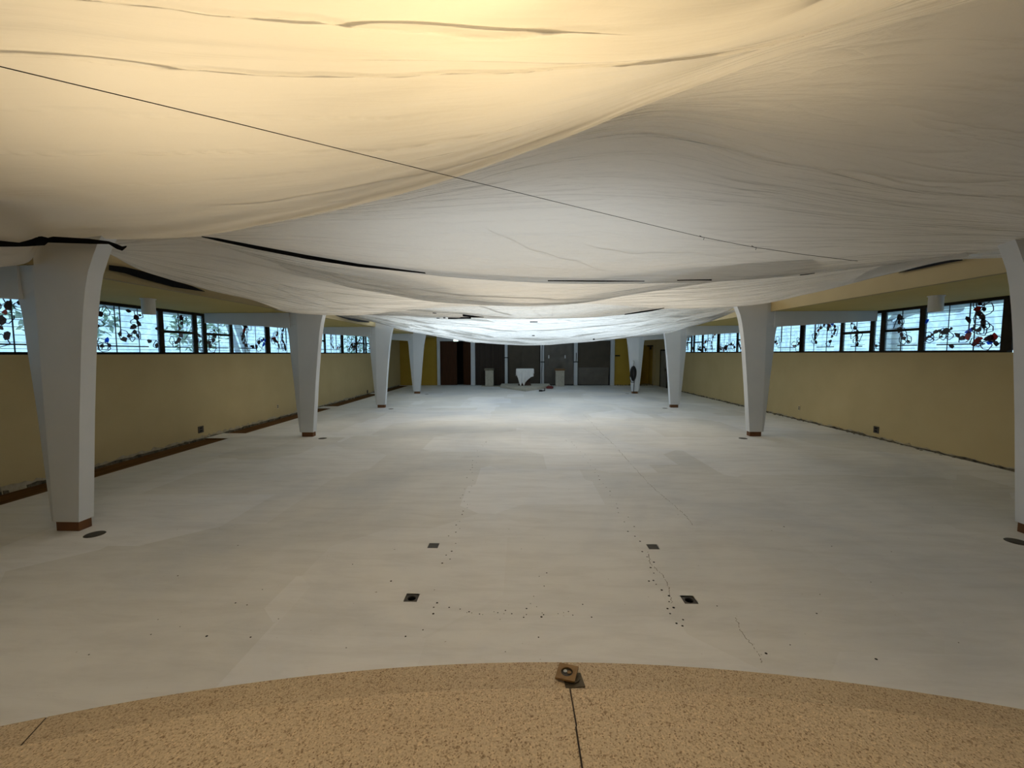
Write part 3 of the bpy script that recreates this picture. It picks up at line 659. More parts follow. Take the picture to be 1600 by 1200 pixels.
B = [P_([(90, 366, 4.5), (320, 355, 4.66), (500, 320, 4.56), (600, 296, 4.46), (700, 266, 4.31), (800, 230, 4.16), (900, 193, 3.96), (1000, 151, 3.71), (1100, 114, 3.5), (1200, 75, 3.25), (1300, 44, 3.05), (1400, 14, 2.8), (1520, -20, 2.56), (1650, -40, 2.45), (1850, -40, 2.5), (2100, 10, 2.6)]),
     P_([(90, 360, 4.62), (400, 340, 4.95), (700, 275, 4.8), (900, 218, 4.5), (1020, 205, 4.35), (1200, 245, 4.35), (1400, 285, 4.25), (1600, 308, 4.15), (1720, 330, 4.05)]),
     P_([(100, 370, 4.7), (300, 364, 5.08), (450, 345, 5.45), (600, 340, 5.7), (800, 330, 5.9), (1000, 330, 5.8), (1200, 340, 5.4), (1400, 352, 4.95), (1600, 364, 4.5), (1690, 368, 4.4)]),
     P_([(110, 380, 4.75), (200, 380, 4.95), (315, 371, 5.2), (400, 388, 5.8), (500, 405, 6.3), (600, 419, 6.8), (660, 426, 7.0), (760, 434, 7.2), (860, 439, 7.2), (1000, 439, 7.2), (1110, 437, 7.05), (1200, 432.5, 6.8), (1300, 423, 6.3), (1420, 411, 5.7), (1500, 405.5, 5.3), (1590, 402, 4.95), (1660, 399, 4.75)])]
sheet('second hung plastic sheet, grey and crossed by a thin black wire', B, 200, 44, [(1.0, .5, 1.0, .02, .03), (1.5, .5, .8, .008, .03)], .012, 2, hem=True, seams=[(.52, 1.0, .98, 1.0, .009), (.36, .6, .47, 2.9, .007), (.40, .9, .52, 2.7, .006), (.33, 1.2, .43, 3.2, .006), (.28, 1.5, .38, 3.3, .006), (.42, 2.2, .62, 2.9, .006), (.22, 2.0, .36, 3.5, .006), (.55, 2.4, .78, 2.6, .006)])
C1 = [P_([(230, 362, 5.0), (480, 400, 6.2), (612, 410, 7.0), (822, 415, 7.6), (909, 415, 7.5), (1050, 412, 7.0), (1145, 412, 6.6), (1270, 405, 6)]),
      P_([(260, 366, 5.3), (480, 420, 6.8), (612, 445, 7.6), (822, 455, 8.2), (909, 453, 8.1), (1050, 438, 7.4), (1145, 425, 7.0), (1270, 410, 6.3)]),
      P_([(320, 374, 5.7), (480, 431, 7.2), (560, 452, 7.9), (612, 461, 8.2), (675, 471, 8.6), (750, 476, 8.8), (822, 478, 8.8), (909, 473.5, 8.7), (980, 462, 8.3), (1050, 451, 7.9), (1145, 437, 7.4), (1250, 420, 6.6)])]
sheet('third hung plastic sheet, a shallow grey swag behind the wire-crossed one', C1, 150, 26, [(1.45, .1, .7, .012, .03)], .014, 3, seams=[(.1, .9, .5, 1.7, .03), (.3, 1.0, .7, 1.6, .03), (.2, 1.6, .8, 1.8, .03)])
C2 = [P_([(140, 384, 4.7), (330, 364, 5.4), (480, 400, 6.6), (612, 420, 7.4), (822, 440, 9.0), (1000, 432, 8.0), (1145, 424, 7.0), (1300, 410, 6.2), (1420, 403, 5.6), (1530, 395, 5.0)]),
      P_([(165, 391, 4.9), (320, 420, 6.0), (480, 455, 7.8), (612, 470, 9.0), (737, 473, 9.6), (822, 473, 9.8), (909, 470, 9.6), (1000, 464, 9.2), (1145, 455, 8.4), (1250, 440, 7.4), (1350, 425, 6.4), (1450, 408, 5.6), (1515, 398, 5.05)]),
      P_([(172, 396, 4.95), (200, 413, 5.3), (300, 447, 6.7), (350, 462, 7.6), (407, 477, 8.7), (450, 487, 9.4), (487, 490.5, 9.65), (517, 491.5, 9.8), (575, 491, 10.1), (617, 486, 10.4), (675, 480, 10.6), (737, 477, 10.7), (822, 476, 10.7), (909, 474, 10.6), (960, 477, 10.4), (1033, 482, 10.1), (1090, 482, 9.9), (1145, 479, 9.7), (1180, 475.5, 9.3), (1260, 459, 7.9), (1327, 444, 6.8), (1367, 433, 6.2), (1407, 423, 5.75), (1440, 414, 5.5), (1480, 406, 5.25), (1512, 400.5, 5.05)])]
sheet('fourth hung plastic sheet, beige, drooping to the second pair of columns', C2, 180, 30, [(1.4, .1, .4, .012, .03)], .014, 4, seams=[(.03, .5, .3, 1.7, .018), (.05, .9, .3, 1.85, .018), (.12, .8, .42, 1.8, .02), (.66, 1.0, .92, 1.6, .018)])
D = [P_([(490, 478, 10.5), (617, 470, 11), (822, 462, 11.5), (1000, 460, 11), (1110, 468, 10.5)]),
     P_([(495, 484, 10.7), (617, 482, 11.5), (822, 483, 12.4), (1000, 474, 11.6), (1105, 473, 10.7)]),
     P_([(500, 489, 10.9), (560, 491, 11.4), (612, 493.5, 12), (675, 494.5, 12.6), (753, 498, 13), (828, 498, 13.2), (909, 496.5, 13), (987, 490, 12.5), (1037, 482.5, 11.8), (1105, 478, 11)])]
sheet('fifth hung plastic sheet, a narrow pale band carrying strips of black tape', D, 130, 22, (), .012, 5, mat='plastic_far', seams=[(.12, .9, .5, 1.75, .06), (.62, .8, .60, 1.9, .04), (.55, .8, .58, 1.9, .04), (.4, .6, .5, 1.6, .05)])
E_ = [P_([(490, 478, 10.6), (600, 480, 11.5), (700, 476, 12.5), (828, 474, 13.6), (950, 470, 12.6), (1050, 465, 11.6), (1165, 474, 10.3)]),
      P_([(515, 486, 11), (620, 497, 13.3), (700, 504, 14.6), (828, 508, 15.5), (950, 503, 14.8), (1050, 492, 12.8), (1140, 484, 10.9)]),
      P_([(540, 493, 11.4), (620, 506, 14.5), (700, 518, 16.8), (828, 525, 17.8), (950, 519, 17), (1050, 504, 14), (1120, 493, 11.8)]),
      P_([(520, 490, 10.8), (545, 496, 11.6), (577, 501, 12.8), (617, 510.5, 15.0), (646, 518.5, 17.0), (667, 522.5, 18), (737, 534, 19), (794, 538, 19.5), (831, 539.5, 19.5), (862, 538.5, 19.5), (878, 536.5, 19.4), (941, 532, 19), (978, 528, 18.2), (1033, 519.5, 16), (1068, 513, 14.3), (1103, 503, 12.5), (1150, 483.5, 10.5)]),
      [(-5.25, 19.5, 3.25), (-3, 20.0, 3.2), (.3, 20.2, 3.1), (3, 20.0, 3.2), (5.85, 19.5, 3.25)],  # unseen tail added to keep roof light off the back wall
      [(-5.25, 26.1, 3.2), (-2, 26.1, 3.1), (.3, 26.1, 3.1), (3, 26.1, 3.1), (5.85, 26.1, 3.2)]]
sheet('farthest hung plastic sheet, bright bluish white, sagging before the back wall', E_, 150, 22, [(1.5, .05, .95, .05, .05), (2.1, .05, .7, .06, .05), (2.55, .1, .95, .05, .05)], .03, 6, hem=False, mat='plastic_far', seams=[(.1, .9, .5, 1.5, .10), (.06, 1.2, .45, 2.1, .12), (.08, 1.6, .6, 2.4, .12), (.12, 2.0, .62, 2.72, .10), (.3, 2.5, .75, 2.8, .12), (.5, 1.4, .93, 1.1, .10), (.42, 2.25, .93, 1.75, .13), (.6, 2.5, .93, 2.15, .10), (.2, .7, .42, .8, .1)])

def cast(x, y, back=.985):
    d = Vector(ray(x, y)).normalized(); best = None
    for bv, o in SHEETS:
        h = bv.ray_cast(Vector((0, 0, CAMZ)), d)
        if h[0] is not None and (best is None or h[3] < best[0]): best = (h[3], h[1])
    if best is None: return None
    return Vector((0, 0, CAMZ)) + d * best[0] * back, best[0], d
# thin black wire strung under the first two sheets
key = [(-60, 89), (0, 104), (350, 188), (690, 272), (900, 323), (1040, 357), (1095, 370), (1130, 377), (1170, 385), (1250, 397), (1340, 408)]
dist = []
N = 70
for i in range(N):
    t = i / (N - 1); x = -60 + 1400 * t; y = float(np.interp(x, [k[0] for k in key], [k[1] for k in key]))
    h = cast(x, y); dist.append((x, y, h[1] if h else None))
dd = np.array([q[2] if q[2] else 4.5 for q in dist]); sm = dd.copy()
for it in range(60):
    sm[1:-1] = (sm[:-2] + sm[1:-1] * 2 + sm[2:]) / 4; sm = np.minimum(sm, dd * .988)
wp = [tuple(Vector((0, 0, CAMZ)) + Vector(ray(q[0], q[1])).normalized() * s) for q, s in zip(dist, sm)]
wire = empty('black_wire', wp[0], label='thin black wire strung across under the two nearest plastic sheets', category='wire')
MB().tube(wp, .0035, 5).build('strand', M['cable'], wire, smooth=True)
for xx in (1095, 1172):
    i = int(round((xx + 60) / 1400 * (N - 1))); c = Vector(wp[i])
    MB().tube([c + Vector((-.03, 0, .02)), c, c + Vector((.03, -.01, -.012)), c + Vector((.02, -.01, -.04))], .004, 5).build('knot', M['cable'], wire)

# black tape: bands and loose strips
def tape(pts, lab, X=None):
    m = MB(); n_ = len(pts); fr, bk = [], []
    for q in pts:
        for y in (q[1], q[2]):
            c = Vector(atx(q[0], y, X) if X is not None else aty(q[0], y, q[3])); fr.append(c); d = (c - Vector((0, 0, CAMZ))).normalized(); bk.append(c + d * .008)
    m.v = [tuple(v) for v in fr + bk]; k = 2 * n_
    for i in range(n_ - 1):
        a = 2 * i; m.f += [(a, a + 2, a + 3, a + 1), (k + a, k + a + 1, k + a + 3, k + a + 2), (a, k + a, k + a + 2, a + 2), (a + 1, a + 3, k + a + 3, k + a + 1)]
    m.f += [(0, 1, k + 1, k), (2 * n_ - 2, k + 2 * n_ - 2, k + 2 * n_ - 1, 2 * n_ - 1)]
    return m.build('black_tape', M['black'], None, tuple(fr[0]), label=lab, category='tape', group='black tape on the plastic')
tape([(-40, 375, 384, 3.8), (0, 376, 385.5, 4.0), (30, 379, 385.5, 4.1), (45, 375, 385, 4.2), (58, 369.5, 384, 4.28), (70, 369, 383.5, 4.33), (75, 369, 379, 4.35), (140, 373, 381, 4.39), (170, 377, 381.5, 4.40), (182, 381, 389, 4.42), (191, 385, 392, 4.42), (198, 384, 386, 4.42)], 'wide black tape over the head of the nearest left column')
tape([(170, 414, 422), (195, 417, 427), (220, 423, 435), (270, 438.5, 448.5), (300, 447, 453), (320, 455, 456)], 'black tape along the left fascia just behind the nearest column', X=FL + .03)
tape([(315, 369, 370.5, 5.1), (340, 372, 376.5, 5.25), (400, 383.5, 389.5, 5.65), (480, 398.5, 405, 6.1), (560, 412, 417, 6.5), (640, 422.5, 425, 6.85), (664, 425.5, 427.5, 6.92), (665, 427, 428, 6.92)], 'long thin black tape along the left lower edge of the wire-crossed sheet')
tape([(856, 437.8, 439.5, 7.08), (940, 438.2, 440.2, 7.08), (1007, 438.6, 439.8, 7.08)], 'thin black tape at the middle of the lower edge of the wire-crossed sheet')
tape([(1058, 437.3, 438.8, 7.0), (1095, 436.6, 438.2, 6.98), (1112, 436.4, 438.4, 6.95)], 'short black tape right of the middle on the wire-crossed sheet edge')
tape([(1250, 429.0, 430.5, 6.45), (1262, 427.8, 429.2, 6.4), (1273, 426.2, 427.4, 6.35)], 'tiny black tape on the right lower edge of the wire-crossed sheet')
tape([(1404, 426, 427), (1440, 414.5, 419.5), (1480, 406.5, 411), (1504, 404, 407)], 'black tape along the right fascia below the wire-crossed sheet', X=FR - .03)
tape([(522, 491, 492.5), (545, 495, 500), (560, 499, 503), (577, 502, 504)], 'black tape along the left fascia between the second and third columns', X=FL + .08)
for pts, lab in (([(700, 495.2, 498.5), (736, 495.6, 498)], 'straight black strip low on the narrow pale sheet, left of centre'), ([(723, 491, 494.5), (740, 493.2, 496.2), (756, 495.2, 496)], 'slanting black strip on the narrow pale sheet, left of centre'),
                 ([(676, 488.3, 489.6), (682, 489, 490)], 'uppermost black scrap left on the narrow pale sheet'), ([(682, 496.6, 497.8), (687, 496.8, 497.8)], 'left one of two black scraps beside the straight strip'), ([(692.5, 496, 497.5), (696, 496.2, 497.4)], 'right one of two black scraps beside the straight strip'),
                 ([(828, 502.2, 503.8), (840, 502.3, 503.8)], 'short black strip near the middle top of the bluish white sheet'), ([(831.5, 523.5, 525), (835.5, 523.7, 524.9)], 'black scrap low in the middle of the bluish white sheet'), ([(926.5, 529, 531.2), (929.5, 529.2, 531)], 'black scrap low on the right of the bluish white sheet'),
                 ([(976, 490.5, 492), (1000, 486.5, 489), (1020, 483.6, 486), (1038, 480.8, 482)], 'long slanting black strip at the right above the bluish white sheet')):
    q = []
    for x, y0_, y1_ in pts:
        h = cast(x, (y0_ + y1_) / 2); Yd = (h[0].y if h else 12.5) - .34; q.append((x, y0_, y1_, Yd))
    tape(q, lab)

# ------------------------------------------------------------------ terrazzo steps
KX, KR = .45, 9.1
def arc(th, r, yp): return (KX + r * math.sin(th), yp - KR + r * math.cos(th))
for k, (yp, ytop, z0, z1, lab) in enumerate(((2.445, 2.095, .001, .13, 'lowest beige terrazzo step, curved, meeting the white floor'), (2.09, 1.735, .001, .26, 'middle beige terrazzo step, curved'),
                                           (1.73, -2.95, .001, .39, 'topmost beige terrazzo step, the platform underfoot'))):
    root = empty('terrazzo_step', (KX, yp, z0), label=lab, category='step', group='curved terrazzo steps')
    js = [-.78, -.63, -.324, -.021 - (.002 if k == 2 else 0), .283, .587, .78]
    for a0, a1 in zip(js[:-1], js[1:]):
        g = .0035 / KR; th = np.linspace(a0 + g, a1 - g, 14); base = yp - (ytop)
        out = [arc(t, KR, yp) for t in th]
        inn = [arc(t, KR - base, yp) for t in th[::-1]] if k < 2 else [(arc(t, KR, yp)[0] * (.75 if abs(t) > .5 else .95), -2.95) for t in th[::-1]]
        if k == 2: inn = [(KX + KR * math.sin(t) * .9, -2.95) for t in th[::-1]]
        bevel(MB().prism((out + inn)[::-1], z0, z1).build('slab', M['terrazzo_shaded' if k == 0 else 'terrazzo'], root), .004, 2)
    for a in js[1:-1]:
        p0, p1 = arc(a, KR - .004, yp), (arc(a, KR - .40, yp) if k < 2 else (KX + KR * math.sin(a) * .9, -2.9))
        d = math.hypot(p1[0] - p0[0], p1[1] - p0[1]); nx, ny = -(p1[1] - p0[1]) / d * .0034, (p1[0] - p0[0]) / d * .0034
        MB().prism([(p0[0] + nx, p0[1] + ny), (p0[0] - nx, p0[1] - ny), (p1[0] - nx, p1[1] - ny), (p1[0] + nx, p1[1] + ny)], z0, z1 - .003).build('joint', M['joint'], root, label='dark joint')
# two brass floor box covers left on the step
def square_ring(s, r, n=24):
    pts_o, pts_i = [], []
    for i in range(n):
        t = 2 * math.pi * i / n; c, q = math.cos(t), math.sin(t); k = s / max(abs(c), abs(q)); pts_o.append((c * k, q * k)); pts_i.append((c * r, q * r))
    return pts_o, pts_i
def ring_plate(o, i, z0, z1):
    m = MB(); n = len(o); m.v = [(x, y, z0) for x, y in o] + [(x, y, z1) for x, y in o] + [(x, y, z0) for x, y in i] + [(x, y, z1) for x, y in i]
    for k in range(n):
        j = (k + 1) % n
        m.f += [(k, j, n + j, n + k), (n + k, n + j, 3 * n + j, 3 * n + k), (3 * n + k, 3 * n + j, 2 * n + j, 2 * n + k), (2 * n + k, 2 * n + j, j, k)]
    return m
p = atz(896, 1062, .14)
b = empty('brass_cover', (p[0], p[1], .13), label='lower, tarnished square floor box cover on the step joint', category='cover', group='loose floor box covers'); b.rotation_euler = (0, 0, .12); b['_loc'] = (0, 0, 0)
bevel(MB().box(-.055, .055, -.052, .052, .0, .009).build('plate', M['brass_dark'], b), .002, 1)
MB().cyl(.0, .008, .009, .015, .036, n=20).build('collar', M['brass_dark'], b)
p = atz(886, 1052, .15)
b = empty('brass_cover', (p[0], p[1], .148), label='upper, brown brass square floor box cover with a round opening', category='cover', group='loose floor box covers'); b.rotation_euler = (.06, -.05, -.32); b['_loc'] = (0, 0, 0)
so, si = square_ring(.057, .033); bevel(ring_plate(so, si, 0, .013).build('frame', M['brass'], b), .0015, 1)
MB().cyl(0, 0, -.002, .004, .0328, n=20).build('insert', M['cover'], b)
MB().cyl(.012, .006, .004, .008, .012, n=12).build('screw_plug', M['brass'], b); MB().cyl(-.012, .01, .004, .0065, .011, n=12).build('screw_plug', M['steel'], b)

# ------------------------------------------------------------------ floor boxes, covers, holes, cracks
names = ['covered square floor box left of the middle, the farther one', 'covered square floor box right of the middle, the farther one',
         'open square floor box with a round black pit, left and near the steps', 'open square floor box with a round black pit, right and near the steps']
for i, (bx, by) in enumerate(boxes):
    r = empty('floor_box', (bx, by, 0), label=names[i], category='floor box', group='square floor boxes')
    fo, fi = square_ring(.054, .047, 24); fi = [(x * 1.0, y * 1.0) for x, y in fi]
    if i < 2:
        bevel(MB().box(bx - .053, bx + .053, by - .056, by + .056, -.03, -.002).build('lid', M['cover'], r), .002, 1)
    else:
        m = ring_plate([(bx + x, by + y) for x, y in fo], [(bx + x * .72, by + y * .72) for x, y in fi], -.02, -.006); m.build('rim', M['cover'], r)
        MB().cyl(bx, by, -.10, -.095, .045, n=20).build('pit', M['void'], r); MB().loops([[(bx + .046 * math.cos(t * .314), by + .046 * math.sin(t * .314), z) for t in range(20)] for z in (-.10, -.012)], False).build('pit_wall', M['void'], r)
for i, (x, y, lab) in enumerate(((148, 835, 'round dark floor plate beside the nearest left column'), (504, 685, 'round dark floor plate beside the second left column'), (611, 639, 'round dark floor plate beside the third left column'), (667, 616, 'round dark floor plate beside the farthest left column'),
                                 (1589, 846.5, 'round dark floor plate at the right edge of the picture'), (1161, 685, 'round dark floor plate beside the second right column'), (1039, 638, 'round dark floor plate beside the third right column'), (980, 615, 'round dark floor plate beside the farthest right column'))):
    p = atz(x, y); r = empty('floor_plate', p, label=lab, category='floor plate', group='round floor plates')
    MB().cyl(p[0], p[1], 0, .004, .095, .09, 28).build('rim', M['cover'], r); MB().cyl(p[0], p[1], .004, .006, .07, .068, 28).build('disc', M['cover'], r)
m = MB(); R = random.Random(11)
def hole(x, y, r): 
    q = atz(x, y); m.cyl(q[0], q[1], .0, .0012, r, r, 7)
for t in np.linspace(0, 1, 46):      # two lines of bolt holes and a cross row
    if R.random() < .82: hole(760 - 58 * t + R.uniform(-9, 9) * (.3 + t), 690 + 190 * t ** 1.5, R.uniform(.005, .011))
    if R.random() < .9: hole(884 + 150 * t + 28 * t * t + R.uniform(-8, 8) * (.3 + t), 688 + 290 * t ** 1.5, R.uniform(.005, .011))
for i in range(26): hole(R.uniform(640, 930), 957 + R.gauss(0, 6), R.uniform(.003, .007))
for i in range(34): hole(R.uniform(100, 1500), R.uniform(800, 1030), R.uniform(.003, .007))
for x, y in ((683, 942), (677, 959), (323, 994), (1197, 1061 - 40), (1014, 908), (1021, 907), (1225, 823), (1043, 951), (1057, 974), (846, 964), (611, 908), (650, 638), (1369, 1030)): hole(x, y, .009)
m.build('bolt_holes', M['void'], floor, kind='stuff')
def crack(pts, w, jit, seed):
    R = random.Random(seed); m = MB(); P = []
    for (a, b), (c, d) in zip(pts[:-1], pts[1:]):
        for t in np.linspace(0, 1, 12, endpoint=False): P.append(Vector(atz(a + (c - a) * t + R.uniform(-jit, jit), b + (d - b) * t + R.uniform(-jit, jit) * .4)))
    for i in range(len(P) - 1):
        if R.random() < .12: continue
        d = (P[i + 1] - P[i]); nrm = Vector((-d.y, d.x, 0)).normalized() * w * R.uniform(.4, 1); b = len(m.v); z = Vector((0, 0, .0008))
        m.v += [tuple(P[i] + nrm + z), tuple(P[i] - nrm + z), tuple(P[i + 1] - nrm + z), tuple(P[i + 1] + nrm + z)]; m.f.append((b, b + 1, b + 2, b + 3))
    return m.build('crack', M['debris'], floor)
crack([(912, 648), (938, 675), (962, 698), (985, 724), (1010, 752), (1032, 772), (1052, 788), (1072, 806), (1083, 822)], .0028, 1.2, 1)
crack([(1012, 862), (1016, 880), (1026, 890), (1036, 900), (1046, 920), (1050, 945)], .003, 1.5, 2)
crack([(1150, 965), (1156, 985), (1182, 1017), (1192, 1038)], .0022, 2, 3)
crack([(870, 650), (900, 664), (950, 690)], .002, 1.2, 4)

# ------------------------------------------------------------------ altar group at the back
pf = [(.25, 21.95), (1.75, 24.2), (1.75, 25.6), (-1.15, 25.6), (-1.15, 24.2)]
bevel(MB().prism(pf, 0, .15).build('altar_platform', M['stone'], None, (.25, 24, 0), label='low pale stone platform with a corner pointing forward under the altar', category='platform'), .012, 2)
al = empty('altar_table', (.25, 24.2, .15), label='dark wooden altar mostly hidden under a white cloth', category='altar')
bevel(MB().box(-.18, .72, 23.9, 24.5, 1.0, 1.08).build('top', M['altar'], al), .01, 1)
m = MB(); ring = lambda s, z: [(.25 + s * a, 24.2 + s * .66 * b_, z) for a, b_ in ((-.5, -.4), (.5, -.4), (.5, .4), (-.5, .4))]
m.loops([ring(.75, .15), ring(.6, .35), ring(.7, .7), ring(.95, 1.0)]); m.build('base', M['altar'], al)
hem = [(0, .62), (.04, .55), (.10, .34), (.14, .20), (.18, .155), (.22, .165), (.26, .30), (.31, .36), (.37, .18), (.43, .155), (.48, .26), (.56, .40), (.64, .47), (.72, .54), (.82, .62), (.90, .66), (1, .68)]
nu, nv = 61, 26; G = np.zeros((nv, nu, 3))
for i in range(nu):
    u = i / (nu - 1); hz = interp(u, hem)
    for j in range(nv):
        v = j / (nv - 1)
        if v < .25:
            q = v / .25; G[j, i] = (-.22 + .98 * u, 24.53 - .67 * q, 1.09)
        else:
            q = (v - .25) / .75; z = 1.09 - (1.09 - hz) * q
            fold = .035 * q * math.sin(u * 34 + 1.2) + .02 * q * math.sin(u * 61)
            taper = 1 - .17 * q * (1 if u < .5 else .25); bulge = -.05 * math.sin(q * 3.1) * (1 if u < .12 else .2)
            G[j, i] = (.27 + (-.49 + .98 * u) * taper + bulge, 23.855 - .02 - fold - .03 * q, z)
lc = MB().grid(G)
for sx, x in ((-1, -.23), (1, .765)):   # cloth falling over both ends
    H = np.zeros((10, 12, 3))
    for i in range(10):
        for j in range(12): H[i, j] = (x + sx * .02 * math.sin(i * 1.3 + j * .5) * j / 11 - sx * .0 * j, 23.84 + .68 * i / 9, 1.09 - (.40 if sx < 0 else .26) * j / 11 * (.8 + .2 * math.sin(i * 1.1)))
    lc.grid(H)
cl = lc.build('drop_cloth', M['cloth'], None, (.27, 24.2, 1.09), True, label='white cloth draped over the altar with a ragged pointed hem', category='cloth')
s_ = cl.modifiers.new('solid', 'SOLIDIFY'); s_.thickness = .012
def pedestal(x, y, w, h, top, lab, lip):
    r = empty('stone_pedestal', (x, y, 0), label=lab, category='pedestal', group='stone pedestals')
    hw = w / 2
    m = MB(); g = .035
    m.prism([(x - hw, y - hw), (x - .05, y - hw), (x - .05, y - hw + g), (x + .03, y - hw + g), (x + .03, y - hw), (x + hw * .55, y - hw), (x + hw * .55, y - hw + g), (x + hw * .7, y - hw + g), (x + hw * .7, y - hw), (x + hw, y - hw), (x + hw, y + hw), (x - hw, y + hw)], 0, h - (.22 if lip else .12))
    m.build('shaft', M['stone'], r)
    if lip:
        bevel(MB().box(x - hw - .005, x + hw + .005, y - hw - .005, y + hw + .005, h - .21, h - .11).build('neck_block', M['stone'], r), .008, 1)
        MB().box(x - hw + .01, x + hw - .01, y - hw + .01, y + hw - .01, h - .22, h - .21).build('shadow_joint', M['stone_dark'], r)
    bevel(MB().box(x - hw - .06, x + hw + .04, y - hw - .06, y + hw + .04, h - .11 if lip else h - .12, h).build('cap', M[top], r, label='dark cap'), .02, 2)
pedestal(-1.87, 25.6, .48, 1.07, 'stone_dark', 'pale grooved stone pedestal with a dark stone cap, left of the altar', False)
pedestal(2.38, 25.55, .50, 1.05, 'brown_top', 'pale grooved stone pedestal with a brown wooden cap, right of the altar', True)
bevel(MB().box(-2.35, -1.15, 25.15, 25.9, 0, .012).build('pale_floor', M['plaster'], None, (-1.8, 25.5, 0), label='thin pale strip for the bright floor reflection under the left stone pedestal', category='reflection'), .003, 1)  # bright floor reflection built as a thin pale slab
p = atz(848, 611.5); tl = empty('hand_tool', (p[0], p[1], 0), label='long dark tool lying by the front right edge of the altar platform', category='tool')
q = atz(859, 607.3)
MB().tube([(p[0] - .1, p[1] - .1, .03), (p[0] + .1, p[1] + .05, .035), (q[0] - .3, q[1] - .2, .03)], .025, 8).build('handle', M['cable'], tl)
bevel(MB().box(p[0] - .2, p[0] - .02, p[1] - .16, p[1] - .06, 0, .09).build('head', M['cable'], tl), .01, 1)
rb = empty('red_bag', (q[0], q[1], 0), label='small dark red bag on the floor by the right end of the altar platform', category='bag')
ring = lambda s, z: [(q[0] + .2 * s * math.cos(t), q[1] + .13 * s * math.sin(t), z) for t in np.linspace(0, 6.283, 14, endpoint=False)]
MB().loops([ring(.85, 0), ring(1.05, .05), ring(.95, .12), ring(.55, .15)]).build('body', M['red'], rb, smooth=True)
MB().tube([(q[0] - .12, q[1], .14), (q[0] - .05, q[1] - .02, .2), (q[0] + .05, q[1] - .02, .2), (q[0] + .12, q[1], .14)], .012, 6).build('strap', M['cable'], rb)

# cable coil hung on the farthest right column
yk = YCR[3] - .085 - .05; xk = 5.50
cc = empty('cable_coil', (xk, yk, 1.3), label='coil of black cable hung from a pale hook on the farthest right column', category='cable')
pts = []; R = random.Random(3)
for i in range(12 * 20):
    t = i / 20 * 2 * math.pi; n_ = i / 20
    pts.append((xk + (.085 + .055 * math.sin(n_ * 2.4)) * math.sin(t), yk + .03 * math.sin(n_ * 1.7), 1.02 + .33 * math.cos(t) * (1 - .04 * (n_ % 3)) - (.0 if n_ < 9 else .08)))
MB().tube(pts, .019, 6).build('coil', M['cable'], cc, smooth=True)
MB().tube([(xk - .12, yk - .02, 1.1), (xk - .18, yk - .02, .8), (xk - .10, yk - .02, .56), (xk + .03, yk - .02, .55), (xk + .10, yk - .02, .75), (xk + .12, yk - .02, 1.0)], .016, 6).build('loose_loop', M['cable'], cc, smooth=True)
MB().tube([(xk + .1, yk - .01, .9), (xk + .06, yk - .01, .6), (xk + .04, yk - .01, .35), (xk + .03, yk - .01, .10), (xk + .05, yk - .02, .015)], .017, 6).build('tail', M['cable'], cc, smooth=True)
MB().tube([(xk, yk + .05, 1.6), (xk, yk - .01, 1.62), (xk + .02, yk - .03, 1.55), (xk, yk - .02, 1.42), (xk, yk, 1.34)], .02, 6).build('hook', M['steel'], cc, smooth=True)

# cylinder lamps under the soffits
for side, x, y, lab in (('left', -6.5, 7.25, 'white cylinder ceiling lamp before the left windows'), ('right', 7.1, 7.55, 'white cylinder ceiling lamp before the right windows')):
    r = empty('cylinder_lamp', (x, y, 2.69), label=lab, category='lamp', group='white cylinder ceiling lamps')
    m = MB(); nn = 28; rg = lambda rr, z: [(x + rr * math.cos(2 * math.pi * i / nn), y + rr * math.sin(2 * math.pi * i / nn), z) for i in range(nn)]
    m.loops([rg(.085, 2.76), rg(.088, 2.69), rg(.098, 2.69), rg(.1, 2.70), rg(.1, ZS - .012)]); sh = m.build('shade', M['lampshade'], r, smooth=False); sh['_loc'] = (x, y, 2.69)
    MB().cyl(x, y, ZS - .014, ZS, .115, n=28).build('canopy', M['lampshade'], r); MB().cyl(x, y, 2.755, 2.762, .08, n=20).build('bulb', M['cloth'], sh)

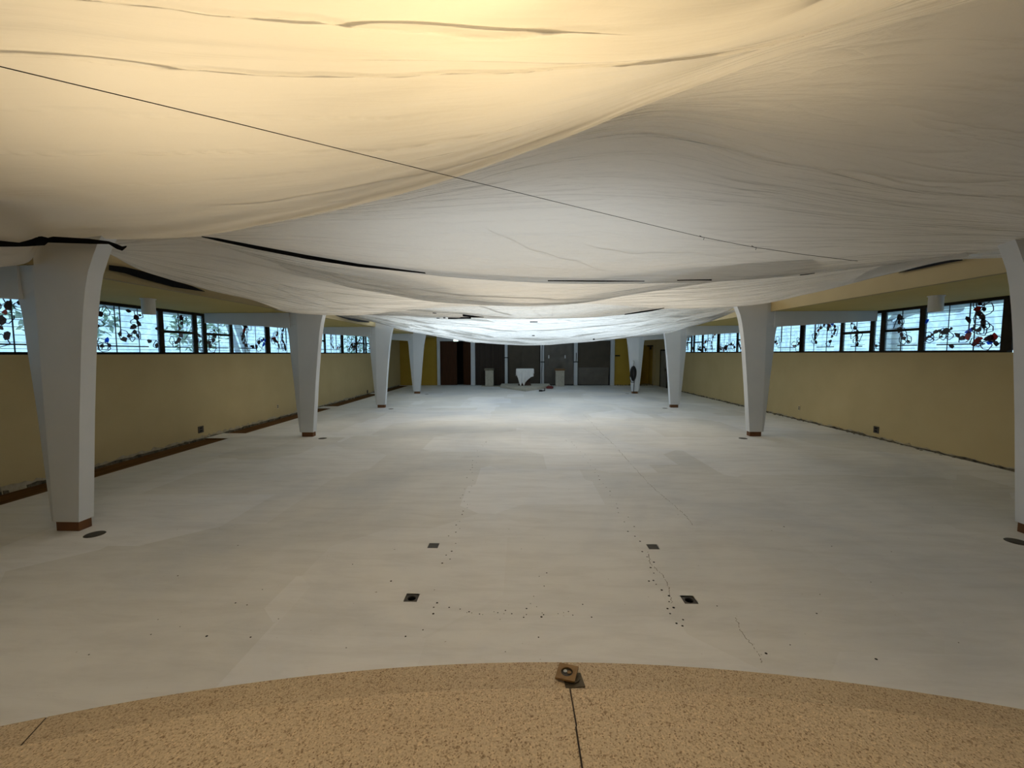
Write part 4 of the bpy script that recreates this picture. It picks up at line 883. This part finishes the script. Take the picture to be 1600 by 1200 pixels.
# ------------------------------------------------------------------ outdoors, seen through the windows
MB().box(-40, XL - .34, -20, 50, -.5, -.3).build('ground', M['paving'], **ST); MB().box(XR + .34, 40, -20, 50, -.5, -.3).build('ground', M['paving'], **ST)
MB().box(XL - 1.15, XL - .2, YF, YB, ZS, ZS + .12).build('trim_15', M['eave'], **ST)
MB().box(XR + .2, XR + 1.25, YF, YB, ZS, ZS + .12).build('trim_16', M['eave'], **ST)
def bush(x, y, h, r, lab, seed, trunk=True):
    R = random.Random(seed); rt = empty('garden_tree', (x, y, -.3), label=lab, category='tree', group='trees outside the windows')
    if trunk: MB().tube([(x, y, -.3), (x + R.uniform(-.3, .3), y + R.uniform(-.4, .4), h * .6), (x + R.uniform(-.5, .5), y + R.uniform(-.7, .7), h)], .09, 8).build('trunk', M['bark'], rt, smooth=True)
    m = MB()
    for i in range(320):
        t, f = R.uniform(0, 6.28), math.acos(R.uniform(-1, 1)); q = r * R.uniform(.5, 1)
        c = Vector((x + q * math.sin(f) * math.cos(t), y + q * math.sin(f) * math.sin(t), h + .7 * q * math.cos(f))); a = Vector((R.gauss(0, 1), R.gauss(0, 1), R.gauss(0, 1))).normalized() * .17; d = Vector((R.gauss(0, 1), R.gauss(0, 1), R.gauss(0, 1))).normalized() * .08
        b = len(m.v); m.v += [tuple(c - a), tuple(c + d), tuple(c + a), tuple(c - d)]; m.f.append((b, b + 1, b + 2, b + 3))
    m.build('foliage', M['leaf'], rt, kind='stuff')
bush(-16, 14.5, 3.4, 1.5, 'green tree outside the left windows behind the cylinder lamp', 1)
bush(-18, 23, 3.2, 1.6, 'green tree outside the left windows beyond the second column', 2)
bush(-14.5, 38, 2.8, 2.0, 'green tree outside the farthest left windows', 3)
tr = empty('leaning_trunks', (-12, 17, -.3), label='pair of leaning pale trunks outside the left window before the second column', category='tree')
MB().tube([(aty(425, 640, 18)[0], 18, -.4), aty(410, 600, 18), aty(385, 550, 18), aty(370, 505, 18), aty(362, 470, 18)], .14, 8).build('trunk', M['bark'], tr).location = (12, -17, .3)
MB().tube([(aty(412, 640, 18)[0], 18.3, -.4), aty(398, 600, 18.3), aty(372, 550, 18.3), aty(356, 505, 18.3), aty(350, 470, 18.3)], .11, 8).build('trunk', M['bark'], tr).location = (12, -17, .3)
for o in tr.children:
    o.location = (0, 0, 0); me = o.data
    me.transform(Matrix.Translation((0, 0, 0)))
ar = empty('arched_pipe', (17, 15, -.3), label='pale curved pipe frame outside the right windows', category='frame')
for d, nm in ((0, 0), (.55, 1)):
    MB().tube([(aty(1383 + d * 32, 600, 16)[0], 16, -.4), aty(1383 + d * 32, 600, 16), aty(1383 + d * 32, 530, 16), aty(1386 + d * 30, 505, 16), aty(1400 + d * 24, 490, 16), aty(1425 + d * 10, 484, 16), aty(1500, 478 + d * 5, 16)], .17, 8).build('pipe', M['steel'], ar, smooth=True)
